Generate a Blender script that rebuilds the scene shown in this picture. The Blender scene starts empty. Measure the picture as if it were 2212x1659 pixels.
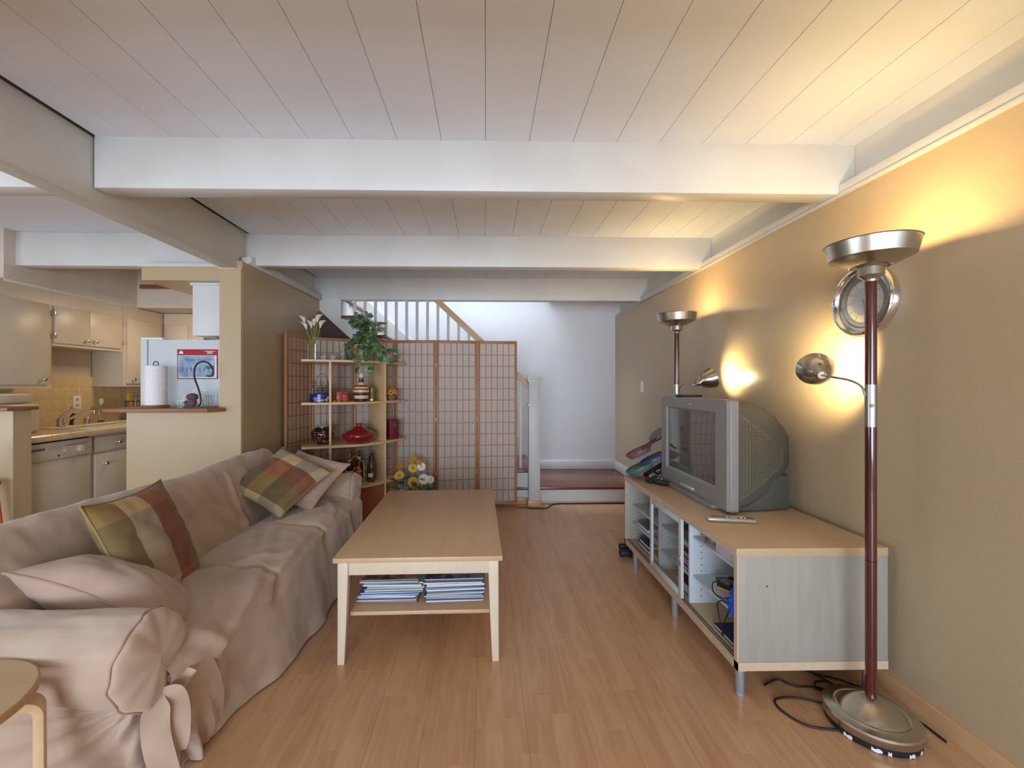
import bpy, bmesh, math, random
from mathutils import Vector, Matrix, noise
random.seed(7)
sc = bpy.context.scene
COL = sc.collection
PI = math.pi
R = math.radians

# ------------------------------------------------------------------ camera, world, light, exposure
cam = bpy.data.cameras.new('camera'); camo = bpy.data.objects.new('camera', cam); COL.objects.link(camo)
camo.location = (0, 0, 1.28); camo.rotation_euler = (PI/2, 0, -math.atan(.0205))
cam.sensor_width = 36; cam.lens = 930/2212*36; cam.shift_x = 38/2212; cam.clip_start = .02
sc.camera = camo
sc.view_settings.view_transform = 'Standard'; sc.view_settings.look = 'None'
sc.view_settings.gamma = 1; sc.view_settings.use_curve_mapping = False
sc.view_settings.exposure = -.14
W = bpy.data.worlds.new('world'); sc.world = W; W.use_nodes = True
W.node_tree.nodes['Background'].inputs[0].default_value = (.62, .78, 1, 1)
W.node_tree.nodes['Background'].inputs[1].default_value = 1.0

def light(name, kind, loc, energy, color, size=.1, size_y=None, look=None, **k):
    l = bpy.data.lights.new(name, kind); l.energy = energy; l.color = color
    if kind == 'AREA':
        l.size = size
        if size_y: l.shape = 'RECTANGLE'; l.size_y = size_y
    else: l.shadow_soft_size = size
    for a, b in k.items(): setattr(l, a, b)
    o = bpy.data.objects.new(name, l); COL.objects.link(o); o.location = loc
    if look is not None: o.rotation_euler = (Vector(look)-Vector(loc)).to_track_quat('-Z', 'Y').to_euler()
    return o
COOL = (.80, .90, 1.0); WARM = (1.0, .70, .30)
light('window_daylight', 'AREA', (-.6, -4.12, 1.20), 410, (.68, .81, 1.0), 3.4, 2.0, look=(-.5, -1.4, 2.2))
light('dining_daylight', 'AREA', (-4.5, .6, 1.3), 62, (.70, .84, 1.0), 2.4, 1.6, look=(-1.5, .9, 2.2))
light('skylight', 'AREA', (-.55, 5.15, 4.5), 150, (.68, .83, 1.0), 1.8, .7, look=(-.55, 5.16, 0))
light('kitchen_lamp', 'AREA', (-2.75, 4.15, 2.02), 9, (1.0, .78, .52), .35, look=(-3.0, 4.2, 0))

# ------------------------------------------------------------------ materials
def lin(r, g, b):
    f = lambda c: (c/255/12.92) if c/255 <= .04045 else ((c/255+.055)/1.055)**2.4
    return (f(r), f(g), f(b), 1)
MATS = {}
def base(name, col, rough=.5, metal=0, **kw):
    m = bpy.data.materials.new(name); m.use_nodes = True
    b = m.node_tree.nodes['Principled BSDF']
    b.inputs['Base Color'].default_value = col if len(col) == 4 else (*col, 1)
    b.inputs['Roughness'].default_value = rough; b.inputs['Metallic'].default_value = metal
    for k, v in kw.items(): b.inputs[k.replace('_', ' ')].default_value = v
    MATS[name] = m
    return m, m.node_tree, b
def N(nt, t, **k):
    n = nt.nodes.new('ShaderNode'+t)
    for a, b in k.items(): setattr(n, a, b)
    return n
def mapped(nt, scale, coord='Object', loc=(0, 0, 0), rot=(0, 0, 0)):
    tc = N(nt, 'TexCoord'); mp = N(nt, 'Mapping')
    mp.inputs['Scale'].default_value = scale; mp.inputs['Location'].default_value = loc; mp.inputs['Rotation'].default_value = rot
    nt.links.new(tc.outputs[coord], mp.inputs[0]); return mp.outputs[0]
def mottled(name, c1, c2, rough=.6, scale=8, detail=4, bump=0, bscale=60, metal=0, coord='Object', stretch=(1, 1, 1), lo=.35, hi=.65, **kw):
    m, nt, b = base(name, c1, rough, metal, **kw)
    v = mapped(nt, stretch, coord)
    n = N(nt, 'TexNoise'); n.inputs['Scale'].default_value = scale; n.inputs['Detail'].default_value = detail
    nt.links.new(v, n.inputs['Vector'])
    r = N(nt, 'ValToRGB'); r.color_ramp.elements[0].position = lo; r.color_ramp.elements[1].position = hi
    r.color_ramp.elements[0].color = c1 if len(c1) == 4 else (*c1, 1); r.color_ramp.elements[1].color = c2 if len(c2) == 4 else (*c2, 1)
    nt.links.new(n.outputs[0], r.inputs[0]); nt.links.new(r.outputs[0], b.inputs['Base Color'])
    if bump:
        n2 = N(nt, 'TexNoise'); n2.inputs['Scale'].default_value = bscale; n2.inputs['Detail'].default_value = 3
        nt.links.new(v, n2.inputs['Vector'])
        bp = N(nt, 'Bump'); bp.inputs['Strength'].default_value = bump; bp.inputs['Distance'].default_value = .01
        nt.links.new(n2.outputs[0], bp.inputs['Height']); nt.links.new(bp.outputs[0], b.inputs['Normal'])
    return m
def plaster(name, c, bump=.25, rough=.55):
    m, nt, b = base(name, c, rough)
    v = mapped(nt, (1, 1, 1), 'Object')
    n = N(nt, 'TexNoise'); n.inputs['Scale'].default_value = 24; n.inputs['Detail'].default_value = 4; n.inputs['Distortion'].default_value = .6
    n2 = N(nt, 'TexNoise'); n2.inputs['Scale'].default_value = 110; n2.inputs['Detail'].default_value = 2
    a = N(nt, 'Math', operation='ADD')
    nt.links.new(v, n.inputs['Vector']); nt.links.new(v, n2.inputs['Vector'])
    nt.links.new(n.outputs[0], a.inputs[0]); nt.links.new(n2.outputs[0], a.inputs[1])
    bp = N(nt, 'Bump'); bp.inputs['Strength'].default_value = bump; bp.inputs['Distance'].default_value = .008
    nt.links.new(a.outputs[0], bp.inputs['Height']); nt.links.new(bp.outputs[0], b.inputs['Normal'])
    return m
def wood(name, c1, c2, axis='Y', rough=.4, ring=10, scale=1.0, strength=.5, **kw):
    m, nt, b = base(name, c1, rough, **kw)
    s = [9*scale, 9*scale, 9*scale]; s['XYZ'.index(axis)] = .9*scale
    v = mapped(nt, s, 'Object')
    n = N(nt, 'TexNoise'); n.inputs['Scale'].default_value = 1.1; n.inputs['Detail'].default_value = 2; nt.links.new(v, n.inputs['Vector'])
    mul = N(nt, 'Math', operation='MULTIPLY'); mul.inputs[1].default_value = ring; nt.links.new(n.outputs[0], mul.inputs[0])
    fr = N(nt, 'Math', operation='PINGPONG'); fr.inputs[1].default_value = 1.0; nt.links.new(mul.outputs[0], fr.inputs[0])
    n2 = N(nt, 'TexNoise'); n2.inputs['Scale'].default_value = 9; n2.inputs['Detail'].default_value = 4; nt.links.new(v, n2.inputs['Vector'])
    mx = N(nt, 'Mix', data_type='FLOAT'); mx.inputs[0].default_value = 1-strength
    nt.links.new(fr.outputs[0], mx.inputs[2]); nt.links.new(n2.outputs[0], mx.inputs[3])
    r = N(nt, 'ValToRGB'); r.color_ramp.elements[0].color = c2; r.color_ramp.elements[1].color = c1
    r.color_ramp.elements[0].position = .1; r.color_ramp.elements[1].position = .85
    nt.links.new(mx.outputs[0], r.inputs[0]); nt.links.new(r.outputs[0], b.inputs['Base Color'])
    return m
def glass(name, col=(1, 1, 1, 1), rough=0, alpha=.18):
    m = bpy.data.materials.new(name); m.use_nodes = True; nt = m.node_tree; nt.nodes.clear()
    out = N(nt, 'OutputMaterial'); mix = N(nt, 'MixShader'); tr = N(nt, 'BsdfTransparent'); gl = N(nt, 'BsdfGlossy')
    tr.inputs[0].default_value = col; gl.inputs['Roughness'].default_value = .05+rough; fr = N(nt, 'Fresnel'); fr.inputs[0].default_value = 1.5
    ad = N(nt, 'Math', operation='ADD'); ad.inputs[1].default_value = alpha*.3
    ge = N(nt, 'NewGeometry'); iv = N(nt, 'Math', operation='SUBTRACT'); iv.inputs[0].default_value = 1; nt.links.new(ge.outputs['Backfacing'], iv.inputs[1])
    ml = N(nt, 'Math', operation='MULTIPLY'); nt.links.new(fr.outputs[0], ml.inputs[0]); nt.links.new(iv.outputs[0], ml.inputs[1])
    nt.links.new(ml.outputs[0], ad.inputs[0]); nt.links.new(ad.outputs[0], mix.inputs[0])
    nt.links.new(tr.outputs[0], mix.inputs[1]); nt.links.new(gl.outputs[0], mix.inputs[2]); nt.links.new(mix.outputs[0], out.inputs[0])
    return m
def emis(name, c, s):
    m, nt, b = base(name, c, .5); b.inputs['Emission Color'].default_value = c; b.inputs['Emission Strength'].default_value = s
    return m
P = lambda n, c, r=.5, me=0, **k: base(n, c, r, me, **k)[0]

TAN = plaster('tan_wall_paint', lin(186, 164, 130), .08, .34)
WHITEWALL = plaster('white_wall_paint', lin(222, 220, 220), .05, .45)
WHITE = mottled('white_gloss_paint', lin(212, 211, 206), lin(206, 204, 199), .42, 3, 2, .05, 30)
CEIL = mottled('ceiling_paint', lin(226, 231, 240), lin(221, 226, 235), .55, 2, 2, .06, 40)
PAINTW = mottled('kitchen_white_paint', lin(204, 190, 170), lin(198, 182, 160), .35, 3, 2, .04, 30)
DARKGAP = P('dark_gap', lin(62, 52, 45), .9)
BROWNDARK = P('understair_void_brown', lin(88, 70, 66), .9)
BIRCH = wood('birch_veneer', lin(226, 193, 147), lin(214, 178, 131), 'Y', .42, 4, 1, .25)
BIRCHZ = wood('birch_upright', lin(231, 197, 150), lin(218, 182, 134), 'Z', .42, 4, 1, .25)
BENCH = wood('bench_veneer', lin(200, 172, 136), lin(192, 162, 124), 'Y', .4, 3, 1, .2)
BENCHEDGE = wood('bench_edge_veneer', lin(214, 188, 162), lin(204, 176, 148), 'Z', .45, 3, 1, .25)
BENCHSIDE = wood('bench_side_veneer', lin(170, 164, 152), lin(158, 150, 136), 'Z', .5, 9, .8, .3)
BENCHWHITE = P('bench_inside', lin(206, 214, 218), .5)
TABLEW = wood('table_birch', lin(208, 174, 136), lin(197, 160, 120), 'Y', .38, 5, .7, .4)
TABLEL = wood('table_leg_birch', lin(222, 205, 180), lin(214, 196, 168), 'Z', .42, 4, 1, .25)
SHOJI = wood('screen_frame_wood', lin(178, 124, 84), lin(158, 104, 66), 'Z', .45, 5, 1, .3)
CHERRY = wood('cherry_tread', lin(124, 72, 58), lin(102, 56, 44), 'X', .22, 6, 1, .4)
RAIL = wood('handrail_wood', lin(206, 168, 126), lin(194, 154, 112), 'X', .4, 4, 1, .3)
LEDGE = wood('ledge_wood', lin(150, 98, 58), lin(128, 78, 42), 'X', .35, 6, 1, .4)
ORANGEW = wood('orange_wood', lin(206, 110, 52), lin(186, 92, 40), 'Z', .35, 5, 1, .4)
BEECHBB = wood('baseboard_wood', lin(206, 164, 122), lin(190, 144, 100), 'Y', .35, 6, 1, .4)
STOOLW = wood('stool_birch', lin(214, 184, 144), lin(202, 168, 124), 'X', .35, 7, 1, .45)
PLYEDGE = wood('stool_ply_edge', lin(196, 156, 110), lin(172, 130, 86), 'X', .45, 4, 1, .3)
MAHOG = wood('lamp_pole_wood', lin(92, 34, 26), lin(66, 22, 18), 'Z', .14, 8, 1, .4, Coat_Weight=.6, Coat_Roughness=.05)
STEEL, nt, b = base('brushed_steel', lin(196, 190, 178), .24, 1.0)
b.inputs['Anisotropic'].default_value = .6
STEELSAT = P('satin_steel', lin(190, 190, 188), .35, 1.0)
CHROME = P('chrome', lin(225, 225, 225), .08, 1.0)
LEGSTEEL = P('grey_metal_leg', lin(176, 182, 192), .35, .6)
BULBIN = P('lamp_inner_white', lin(235, 225, 205), .4)
BULB = emis('lit_bulb', (1, .82, .5, 1), 12)
TVF = mottled('tv_silver_plastic', lin(146, 140, 134), lin(142, 136, 130), .42, 200, 2)
TVB = mottled('tv_grey_plastic', lin(84, 82, 74), lin(78, 76, 68), .6, 300, 2, .1, 400)
TVD = P('tv_vent_dark', lin(74, 68, 54), .8)
SCREEN = P('tv_screen_glass', lin(84, 84, 78), .07, 0, Specular_IOR_Level=.9, Coat_Weight=1, Coat_Roughness=.03)
BLACK = P('black_plastic', lin(34, 33, 34), .4)
BLACKR = P('black_rubber', lin(28, 28, 30), .6)
GREYP = P('grey_plastic', lin(128, 128, 126), .45)
WHITEP = P('white_plastic', lin(232, 232, 232), .35)
FRIDGE = mottled('fridge_white', lin(212, 216, 218), lin(206, 210, 212), .35, 60, 2, .1, 120)
APPL = mottled('appliance_white', lin(208, 196, 178), lin(202, 189, 170), .3, 3, 1)
SUEDE = mottled('sofa_suede', lin(196, 171, 149), lin(180, 154, 132), .88, 5, 6, .05, 260, Sheen_Weight=.35)
SUEDE2 = mottled('taupe_pillow_fabric', lin(184, 156, 137), lin(176, 147, 128),   .85, 9, 4, .04, 300, Sheen_Weight=.3)
PIPING = P('pillow_piping', lin(172, 144, 128), .8)
PIPEG = P('plaid_piping_gold', lin(148, 128, 72), .7)
TILE = mottled('kitchen_tile', lin(216, 188, 146), lin(208, 178, 136), .18, 30, 3)
TILEC = mottled('counter_tile', lin(222, 196, 156), lin(210, 182, 140), .2, 20, 3)
GROUT = P('tile_grout', lin(222, 202, 166), .8)
SINKW = P('sink_enamel', lin(236, 226, 208), .15)
CLEAR = glass('clear_glass', (.97, .98, .98, 1))
TINT = glass('smoke_glass', (.90, .93, .93, 1), 0, .25)
BOTTLEG = P('bottle_amber_glass', lin(98, 78, 22), .08, 0, Transmission_Weight=.35)
OLIVEG = P('green_candle_glass', lin(124, 128, 40), .12, 0, Transmission_Weight=.3)

# laminate floor: three printed strips to a board
FLOOR, nt, b = base('laminate_beech', lin(190, 142, 100), .28)
L = nt.links.new
geo = N(nt, 'NewGeometry'); sep = N(nt, 'SeparateXYZ'); L(geo.outputs['Position'], sep.inputs[0])
def M_(op, a, bb=None):
    n = N(nt, 'Math', operation=op)
    for i, v in enumerate((a, bb)):
        if v is None: continue
        if isinstance(v, (int, float)): n.inputs[i].default_value = v
        else: L(v, n.inputs[i])
    return n.outputs[0]
sx = M_('MULTIPLY', sep.outputs[0], 1/.0633); ix = M_('FLOOR', sx)
wn = N(nt, 'TexWhiteNoise', noise_dimensions='1D'); L(ix, wn.inputs['W'])
yo = M_('ADD', M_('MULTIPLY', sep.outputs[1], 1/.42), M_('MULTIPLY', wn.outputs[0], 7.3)); iy = M_('FLOOR', yo)
cb = N(nt, 'CombineXYZ'); L(ix, cb.inputs[0]); L(iy, cb.inputs[1])
wn2 = N(nt, 'TexWhiteNoise', noise_dimensions='2D'); L(cb.outputs[0], wn2.inputs['Vector'])
cg = N(nt, 'CombineXYZ'); L(M_('MULTIPLY', sep.outputs[0], 11), cg.inputs[0]); L(M_('MULTIPLY', sep.outputs[1], 1.3), cg.inputs[1]); L(M_('MULTIPLY', wn2.outputs[0], 40), cg.inputs[2])
ng = N(nt, 'TexNoise'); ng.inputs['Scale'].default_value = 1.0; ng.inputs['Detail'].default_value = 2; L(cg.outputs[0], ng.inputs['Vector'])
ring = M_('PINGPONG', M_('MULTIPLY', ng.outputs[0], 11), 1.0)
cf = N(nt, 'CombineXYZ'); L(M_('MULTIPLY', sep.outputs[0], 190), cf.inputs[0]); L(M_('MULTIPLY', sep.outputs[1], 9), cf.inputs[1]); L(wn2.outputs[0], cf.inputs[2])
nf = N(nt, 'TexNoise'); nf.inputs['Scale'].default_value = 1.0; nf.inputs['Detail'].default_value = 3; L(cf.outputs[0], nf.inputs['Vector'])
t1 = M_('ADD', M_('MULTIPLY', ring, .26), M_('MULTIPLY', nf.outputs[0], .35))
t2 = M_('ADD', t1, M_('ADD', M_('MULTIPLY', wn2.outputs[0], .34), .08))
rp = N(nt, 'ValToRGB'); e = rp.color_ramp.elements
e[0].position = .15; e[0].color = lin(190, 142, 102); e[1].position = .95; e[1].color = lin(219, 175, 133)
L(t2, rp.inputs[0]); L(rp.outputs[0], b.inputs['Base Color'])

def plaid(name, cols, xs, ys, mixes, ax=0, az=2):
    """bands across one axis of the pillow tinted by bands across the other"""
    m, nt, b = base(name, (1, 1, 1), .8, Sheen_Weight=.1)
    tc = N(nt, 'TexCoord'); sp = N(nt, 'SeparateXYZ'); nt.links.new(tc.outputs['Object'], sp.inputs[0])
    def ramp(o, stops, colors):
        mr = N(nt, 'MapRange'); mr.inputs[1].default_value = -.22; mr.inputs[2].default_value = .22; nt.links.new(sp.outputs[o], mr.inputs[0])
        r = N(nt, 'ValToRGB'); r.color_ramp.interpolation = 'CONSTANT'; el = r.color_ramp.elements
        el[0].position = 0; el[0].color = colors[0]; el[1].position = stops[0]; el[1].color = colors[1]
        for s, c in zip(stops[1:], colors[2:]):
            q = el.new(s); q.color = c
        nt.links.new(mr.outputs[0], r.inputs[0]); return r.outputs[0]
    a = ramp(ax, xs, cols); c = ramp(az, ys, mixes)
    mx = N(nt, 'Mix', data_type='RGBA', blend_type='MULTIPLY'); mx.inputs[0].default_value = 1
    nt.links.new(a, mx.inputs[6]); nt.links.new(c, mx.inputs[7]); nt.links.new(mx.outputs[2], b.inputs['Base Color'])
    return m
OL, TERR, GRY = lin(140, 120, 78), lin(152, 98, 68), lin(196, 178, 152)
PLAID1 = plaid('plaid_one', [OL, GRY, TERR, OL], [.2, .50, .78], [.16, .82], [lin(255, 240, 210), lin(216, 210, 206), lin(255, 240, 210)])
PLAID2 = plaid('plaid_two', [GRY, OL, TERR, GRY, OL], [.10, .40, .70, .93], [.30, .56, .84], [lin(205, 203, 205), lin(255, 240, 205), lin(196, 192, 190), lin(222, 218, 212)], 2, 0)

# ------------------------------------------------------------------ mesh helpers
class MB:
    def __init__(s): s.v = []; s.f = []; s.uv = None
    def add(s, vs, fs):
        n = len(s.v); s.v += [tuple(v) for v in vs]; s.f += [tuple(i+n for i in f) for f in fs]; return s
    def box(s, x0, x1, y0, y1, z0, z1, M=None):
        vs = [Vector(p) for p in ((x0, y0, z0), (x1, y0, z0), (x1, y1, z0), (x0, y1, z0), (x0, y0, z1), (x1, y0, z1), (x1, y1, z1), (x0, y1, z1))]
        if M: vs = [M @ v for v in vs]
        return s.add(vs, [(0, 3, 2, 1), (4, 5, 6, 7), (0, 1, 5, 4), (1, 2, 6, 5), (2, 3, 7, 6), (3, 0, 4, 7)])
    def prism(s, pts, a0, a1, axis='Y'):
        """polygon given in the two other axes, pushed along axis"""
        n = len(pts)
        def q(p, a): return {'X': (a, p[0], p[1]), 'Y': (p[0], a, p[1]), 'Z': (p[0], p[1], a)}[axis]
        vs = [q(p, a0) for p in pts]+[q(p, a1) for p in pts]
        return s.add(vs, [tuple(range(n))[::-1], tuple(range(n, 2*n))]+[(i, (i+1) % n, n+(i+1) % n, n+i) for i in range(n)])
    def rings(s, rings, closed=True, cap=True):
        n = len(rings[0]); vs = [v for r in rings for v in r]; fs = []
        for j in range(len(rings)-1):
            for i in range(n if closed else n-1):
                k = (i+1) % n; fs.append((j*n+i, j*n+k, (j+1)*n+k, (j+1)*n+i))
        if cap and closed: fs += [tuple(range(n))[::-1], tuple((len(rings)-1)*n+i for i in range(n))]
        return s.add(vs, fs)
    def lathe(s, prof, c=(0, 0, 0), n=32, M=None, sx=1, sy=1):
        rr = []
        for r, z in prof:
            ring = [Vector((max(r, 1e-4)*math.cos(2*PI*i/n)*sx, max(r, 1e-4)*math.sin(2*PI*i/n)*sy, z)) for i in range(n)]
            if M: ring = [M @ v for v in ring]
            rr.append([v+Vector(c) for v in ring])
        return s.rings(rr)
    def tube(s, pts, r, n=8, closed=False):
        pts = [Vector(p) for p in pts]; rr = []; up = Vector((0, 0, 1)); m = len(pts)
        for i, p in enumerate(pts):
            if closed: d = pts[(i+1) % m]-pts[i-1]
            else: d = pts[min(i+1, m-1)]-pts[max(i-1, 0)]
            d.normalize()
            a = up-d*up.dot(d)
            if a.length < .05: a = Vector((1, 0, 0))-d*d.x
            a.normalize(); b = d.cross(a); up = a
            rad = r[i] if isinstance(r, (list, tuple)) else r
            rr.append([p+a*math.cos(2*PI*k/n)*rad+b*math.sin(2*PI*k/n)*rad for k in range(n)])
        if closed: rr.append(rr[0]); return s.rings(rr, cap=False)
        return s.rings(rr)
    def cyl(s, p0, p1, r, n=16, r1=None): return s.tube([p0, p1], [r, r if r1 is None else r1], n)
    def sphere(s, c, r, n=16, m=10, sc_=(1, 1, 1), M=None):
        prof = [(math.sin(PI*j/m)*r, -math.cos(PI*j/m)*r) for j in range(m+1)]
        MM = Matrix.Diagonal((*sc_, 1)); MM = (M @ MM) if M else MM
        return s.lathe(prof, c, n, MM)
    def grid(s, fn, nu, nv):
        vs = [fn(i/(nu-1), j/(nv-1)) for j in range(nv) for i in range(nu)]
        return s.add(vs, [(j*nu+i, j*nu+i+1, (j+1)*nu+i+1, (j+1)*nu+i) for j in range(nv-1) for i in range(nu-1)])
def spline(pts, n):
    pts = [Vector(p) for p in pts]; out = []
    P_ = [pts[0]*2-pts[1]]+pts+[pts[-1]*2-pts[-2]]; segs = len(pts)-1
    for k in range(n):
        t = k/(n-1)*segs; i = min(int(t), segs-1); t -= i
        a, b_, c, d = P_[i:i+4]
        out.append(.5*((2*b_)+(c-a)*t+(2*a-5*b_+4*c-d)*t*t+(3*b_-a-3*c+d)*t**3))
    return out
def rotm(axis, a): return Matrix.Rotation(a, 4, axis)

ROOT = {}
def thing(name, label, cat, loc=(0, 0, 0), rz=0, group=None, kind=None):
    o = bpy.data.objects.new(name, None); COL.objects.link(o); o.empty_display_size = .1
    o.location = loc; o.rotation_euler = (0, 0, rz)
    ROOT[o.name] = Matrix.Translation(loc) @ rotm('Z', rz)
    if kind: o['kind'] = kind
    if label: o['label'] = label
    if cat: o['category'] = cat
    if group: o['group'] = group
    return o
def mesh_of(name, mb, mats, bevel=0, smooth=40, seg=2, recalc=True):
    me = bpy.data.meshes.new(name); me.from_pydata([tuple(v) for v in mb.v], [], mb.f)
    if recalc:
        bm = bmesh.new(); bm.from_mesh(me); bmesh.ops.recalc_face_normals(bm, faces=bm.faces)
        if bevel:
            es = [e for e in bm.edges if len(e.link_faces) == 2 and e.calc_face_angle(0) > R(30)]
            bmesh.ops.bevel(bm, geom=es, offset=bevel, segments=seg, affect='EDGES', profile=.5, clamp_overlap=True)
        bm.to_mesh(me); bm.free()
    for m in (mats if isinstance(mats, (list, tuple)) else [mats]): me.materials.append(m)
    if smooth:
        me.polygons.foreach_set('use_smooth', [True]*len(me.polygons)); me.set_sharp_from_angle(angle=R(smooth))
    me.update(); return me
def part(name, mb, mat, parent, world=False, bevel=0, smooth=40, label=None, kind=None, seg=2):
    """one mesh object; world=True: the numbers are room coordinates"""
    root = parent
    while root.parent: root = root.parent
    if world:
        inv = ROOT[root.name].inverted(); mb.v = [tuple(inv @ Vector(v)) for v in mb.v]
    o = bpy.data.objects.new(name, mesh_of(name, mb, mat, bevel, smooth, seg)); COL.objects.link(o); o.parent = parent
    if label: o['label'] = label
    if kind: o['kind'] = kind
    return o
def single(name, mb, mat, label=None, cat=None, loc=(0, 0, 0), rz=0, group=None, kind=None, bevel=0, smooth=40, seg=2):
    o = bpy.data.objects.new(name, mesh_of(name, mb, mat, bevel, smooth, seg)); COL.objects.link(o)
    o.location = loc; o.rotation_euler = (0, 0, rz); ROOT[o.name] = Matrix.Translation(loc) @ rotm('Z', rz)
    for k, v in (('label', label), ('category', cat), ('group', group), ('kind', kind)):
        if v: o[k] = v
    return o
def struct(name, mb, mat, **k): return single(name, mb, mat, kind='structure', **k)
def place(src, name, parent, M):
    o = bpy.data.objects.new(name, src); COL.objects.link(o); o.parent = parent; o.matrix_local = M; return o
def dup(root, loc, rz, label, group=None):
    r = root.copy(); COL.objects.link(r); r.location = loc; r.rotation_euler = (0, 0, rz); r['label'] = label
    ROOT[r.name] = Matrix.Translation(loc) @ rotm('Z', rz)
    if group: r['group'] = group
    def rec(a, b_):
        for ch in list(a.children):
            c = ch.copy(); COL.objects.link(c); c.parent = b_; rec(ch, c)
    rec(root, r); return r
def fbm(x, y, z=0): return noise.fractal(Vector((x, y, z)), 1.0, 2.0, 3)
def text_mb(s, size, extrude=.0004, shear=0, align='LEFT'):
    c = bpy.data.curves.new('t', 'FONT'); c.body = s; c.size = size; c.extrude = extrude; c.shear = shear; c.align_x = align; c.resolution_u = 3
    o = bpy.data.objects.new('t', c); COL.objects.link(o)
    me = bpy.data.meshes.new_from_object(o.evaluated_get(bpy.context.evaluated_depsgraph_get()))
    mb = MB(); mb.add([v.co.copy() for v in me.vertices], [tuple(p.vertices) for p in me.polygons])
    bpy.data.objects.remove(o); bpy.data.meshes.remove(me); return mb
def xform(mb, M): mb.v = [tuple(M @ Vector(v)) for v in mb.v]; return mb

# ================================================================== THE SETTING
XR = 1.69; XL = -1.76; ZC = 2.415
# floor slab and boards
fl = struct('floor', MB().box(-4.7, 1.9, -4.3, 5.7, -.08, -.008), FLOOR, smooth=0)
bw, bl = .19, 1.29
fm = mesh_of('floorboard', MB().box(0, bw-.0005, 0, bl-.0005, -.0085, 0), FLOOR, .0003, 0, 1)
for i in range(20):
    x = 1.70-(i+1)*bw-.028
    off = (i*.47 % 1)*bl
    y = -4.3+1.29-off
    while y < 4.6:
        if y+bl > -2.4:
            y0, y1 = max(y, -4.2), min(y+bl-.001, 4.7)
            if abs(y0-y) < 1e-6 and abs(y1-(y+bl-.001)) < 1e-6: place(fm, 'floorboard', fl, Matrix.Translation((x, y, 0)))
            else: part('floorboard', MB().box(x, x+bw-.0012, y0, y1, -.0085, 0), FLOOR, fl, bevel=.0006, smooth=0, seg=1)
        y += bl
part('floorboard', MB().box(1.6735, 1.70, -4.2, 4.6, -.0085, 0), FLOOR, fl, smooth=0)
# ceiling: dark deck behind, painted boards, beams
ce = struct('ceiling', MB().box(-1.92, 1.95, -4.3, 4.73, ZC+.016, ZC+.10), P('deck_grey', lin(196, 194, 190), .8), smooth=0)
part('shadow_gap', MB().box(-1.80, -1.782, -4.2, 3.3, ZC+.004, ZC+.0155), DARKGAP, ce, smooth=0)  # dark strip that paints in the shade between girder and boards
k = -9
while k*.205 < 1.9:
    x0 = max(k*.205, -1.782); x1 = min((k+1)*.205-.0018, 1.80)
    if x1 > x0+.02:
        part('ceiling_board', MB().box(x0, x1, -4.2, 4.73, ZC, ZC+.016), CEIL, ce, bevel=.0008, smooth=0, seg=1)
    k += 1
for y in (-3.23, -1.92, -.61, .70, 2.01, 3.31, 4.63):
    part('beam', MB().box(-1.795 if y < 3.2 else -1.83, 1.757, y, y+.10, 2.18, ZC+.012), WHITE, ce, bevel=.004)
# the shaft over the landing
part('ceiling_panel', MB().box(.78, 1.95, 4.73, 5.6, ZC, ZC+.1), CEIL, ce, smooth=0)
gd = struct('trim_1', MB().box(-1.905, -1.80, -4.2, 3.19, 2.115, ZC+.0), WHITE, bevel=.005)
# walls
wr = struct('wall_right', MB().box(XR, XR+.2, -4.3, 5.6, -.05, 2.17), TAN, smooth=0)
struct('trim_8', MB().box(1.757, XR+.2, -4.3, 5.6, 2.17, ZC+.05), WHITE, smooth=0)
struct('trim_2', MB().box(XR-.016, 1.757, -4.2, 4.7, 2.178, 2.222).box(XR-.022, XR, -4.2, 4.7, 2.165, 2.180), WHITE, bevel=.002)
struct('wall_far', MB().box(-3.2, 1.9, 5.58, 5.75, -.05, 4.7), WHITEWALL, smooth=0)
struct('wall_shaft', MB().box(-3.2, .78, 4.73, 4.83, ZC-.0, 4.7).box(.78, .88, 4.73, 5.6, ZC, 4.7).box(-3.3, -3.1, 4.73, 5.6, 2.3, 4.7), WHITEWALL, smooth=0)
struct('trim_3', MB().box(-1.2, .5, 4.85, 5.45, 4.60, 4.66).box(-3.3, -1.2, 4.8, 5.6, 4.60, 4.7).box(.5, .9, 4.8, 5.6, 4.60, 4.7), WHITEWALL, smooth=0)
struct('wall_left', MB().box(-1.86, XL, 3.15, 4.66, 0, 2.17).box(-1.915, -1.762, 3.138, 3.24, 0, 2.112), TAN, smooth=0)
struct('trim_9', MB().box(-1.93, -1.83, 3.2, 4.66, 2.17, ZC+.05), WHITE, smooth=0)
struct('trim_4', MB().box(-1.83, XL+.016, 3.24, 4.69, 2.178, 2.225).box(XL, XL+.022, 3.20, 4.70, 2.165, 2.18).box(-1.93, -1.80, 3.135, 3.15, 2.112, 2.12), WHITE, bevel=.002)
# wall behind the camera with its window opening
struct('wall_back', MB().box(-4.7, -2.0, -4.32, -4.19, 0, ZC).box(.8, 1.9, -4.32, -4.19, 0, ZC).box(-2.0, .8, -4.32, -4.19, 0, .5).box(-2.0, .8, -4.32, -4.19, 2.15, ZC), TAN, smooth=0)
struct('window_1', MB().box(-2.0, -1.95, -4.29, -4.22, .5, 2.15).box(.75, .8, -4.29, -4.22, .5, 2.15).box(-.63, -.57, -4.29, -4.22, .5, 2.15).box(-2, .8, -4.29, -4.22, .5, .55).box(-2, .8, -4.29, -4.22, 2.1, 2.15), WHITE, bevel=.003)
struct('wall_dining_far', MB().box(-4.75, -3.80, 3.2, 3.32, -.05, ZC+.05), TAN, smooth=0)
part('pane', MB().box(-1.95, .75, -4.27, -4.265, .55, 2.1), CLEAR, bpy.data.objects['window_1'], smooth=0)
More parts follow.
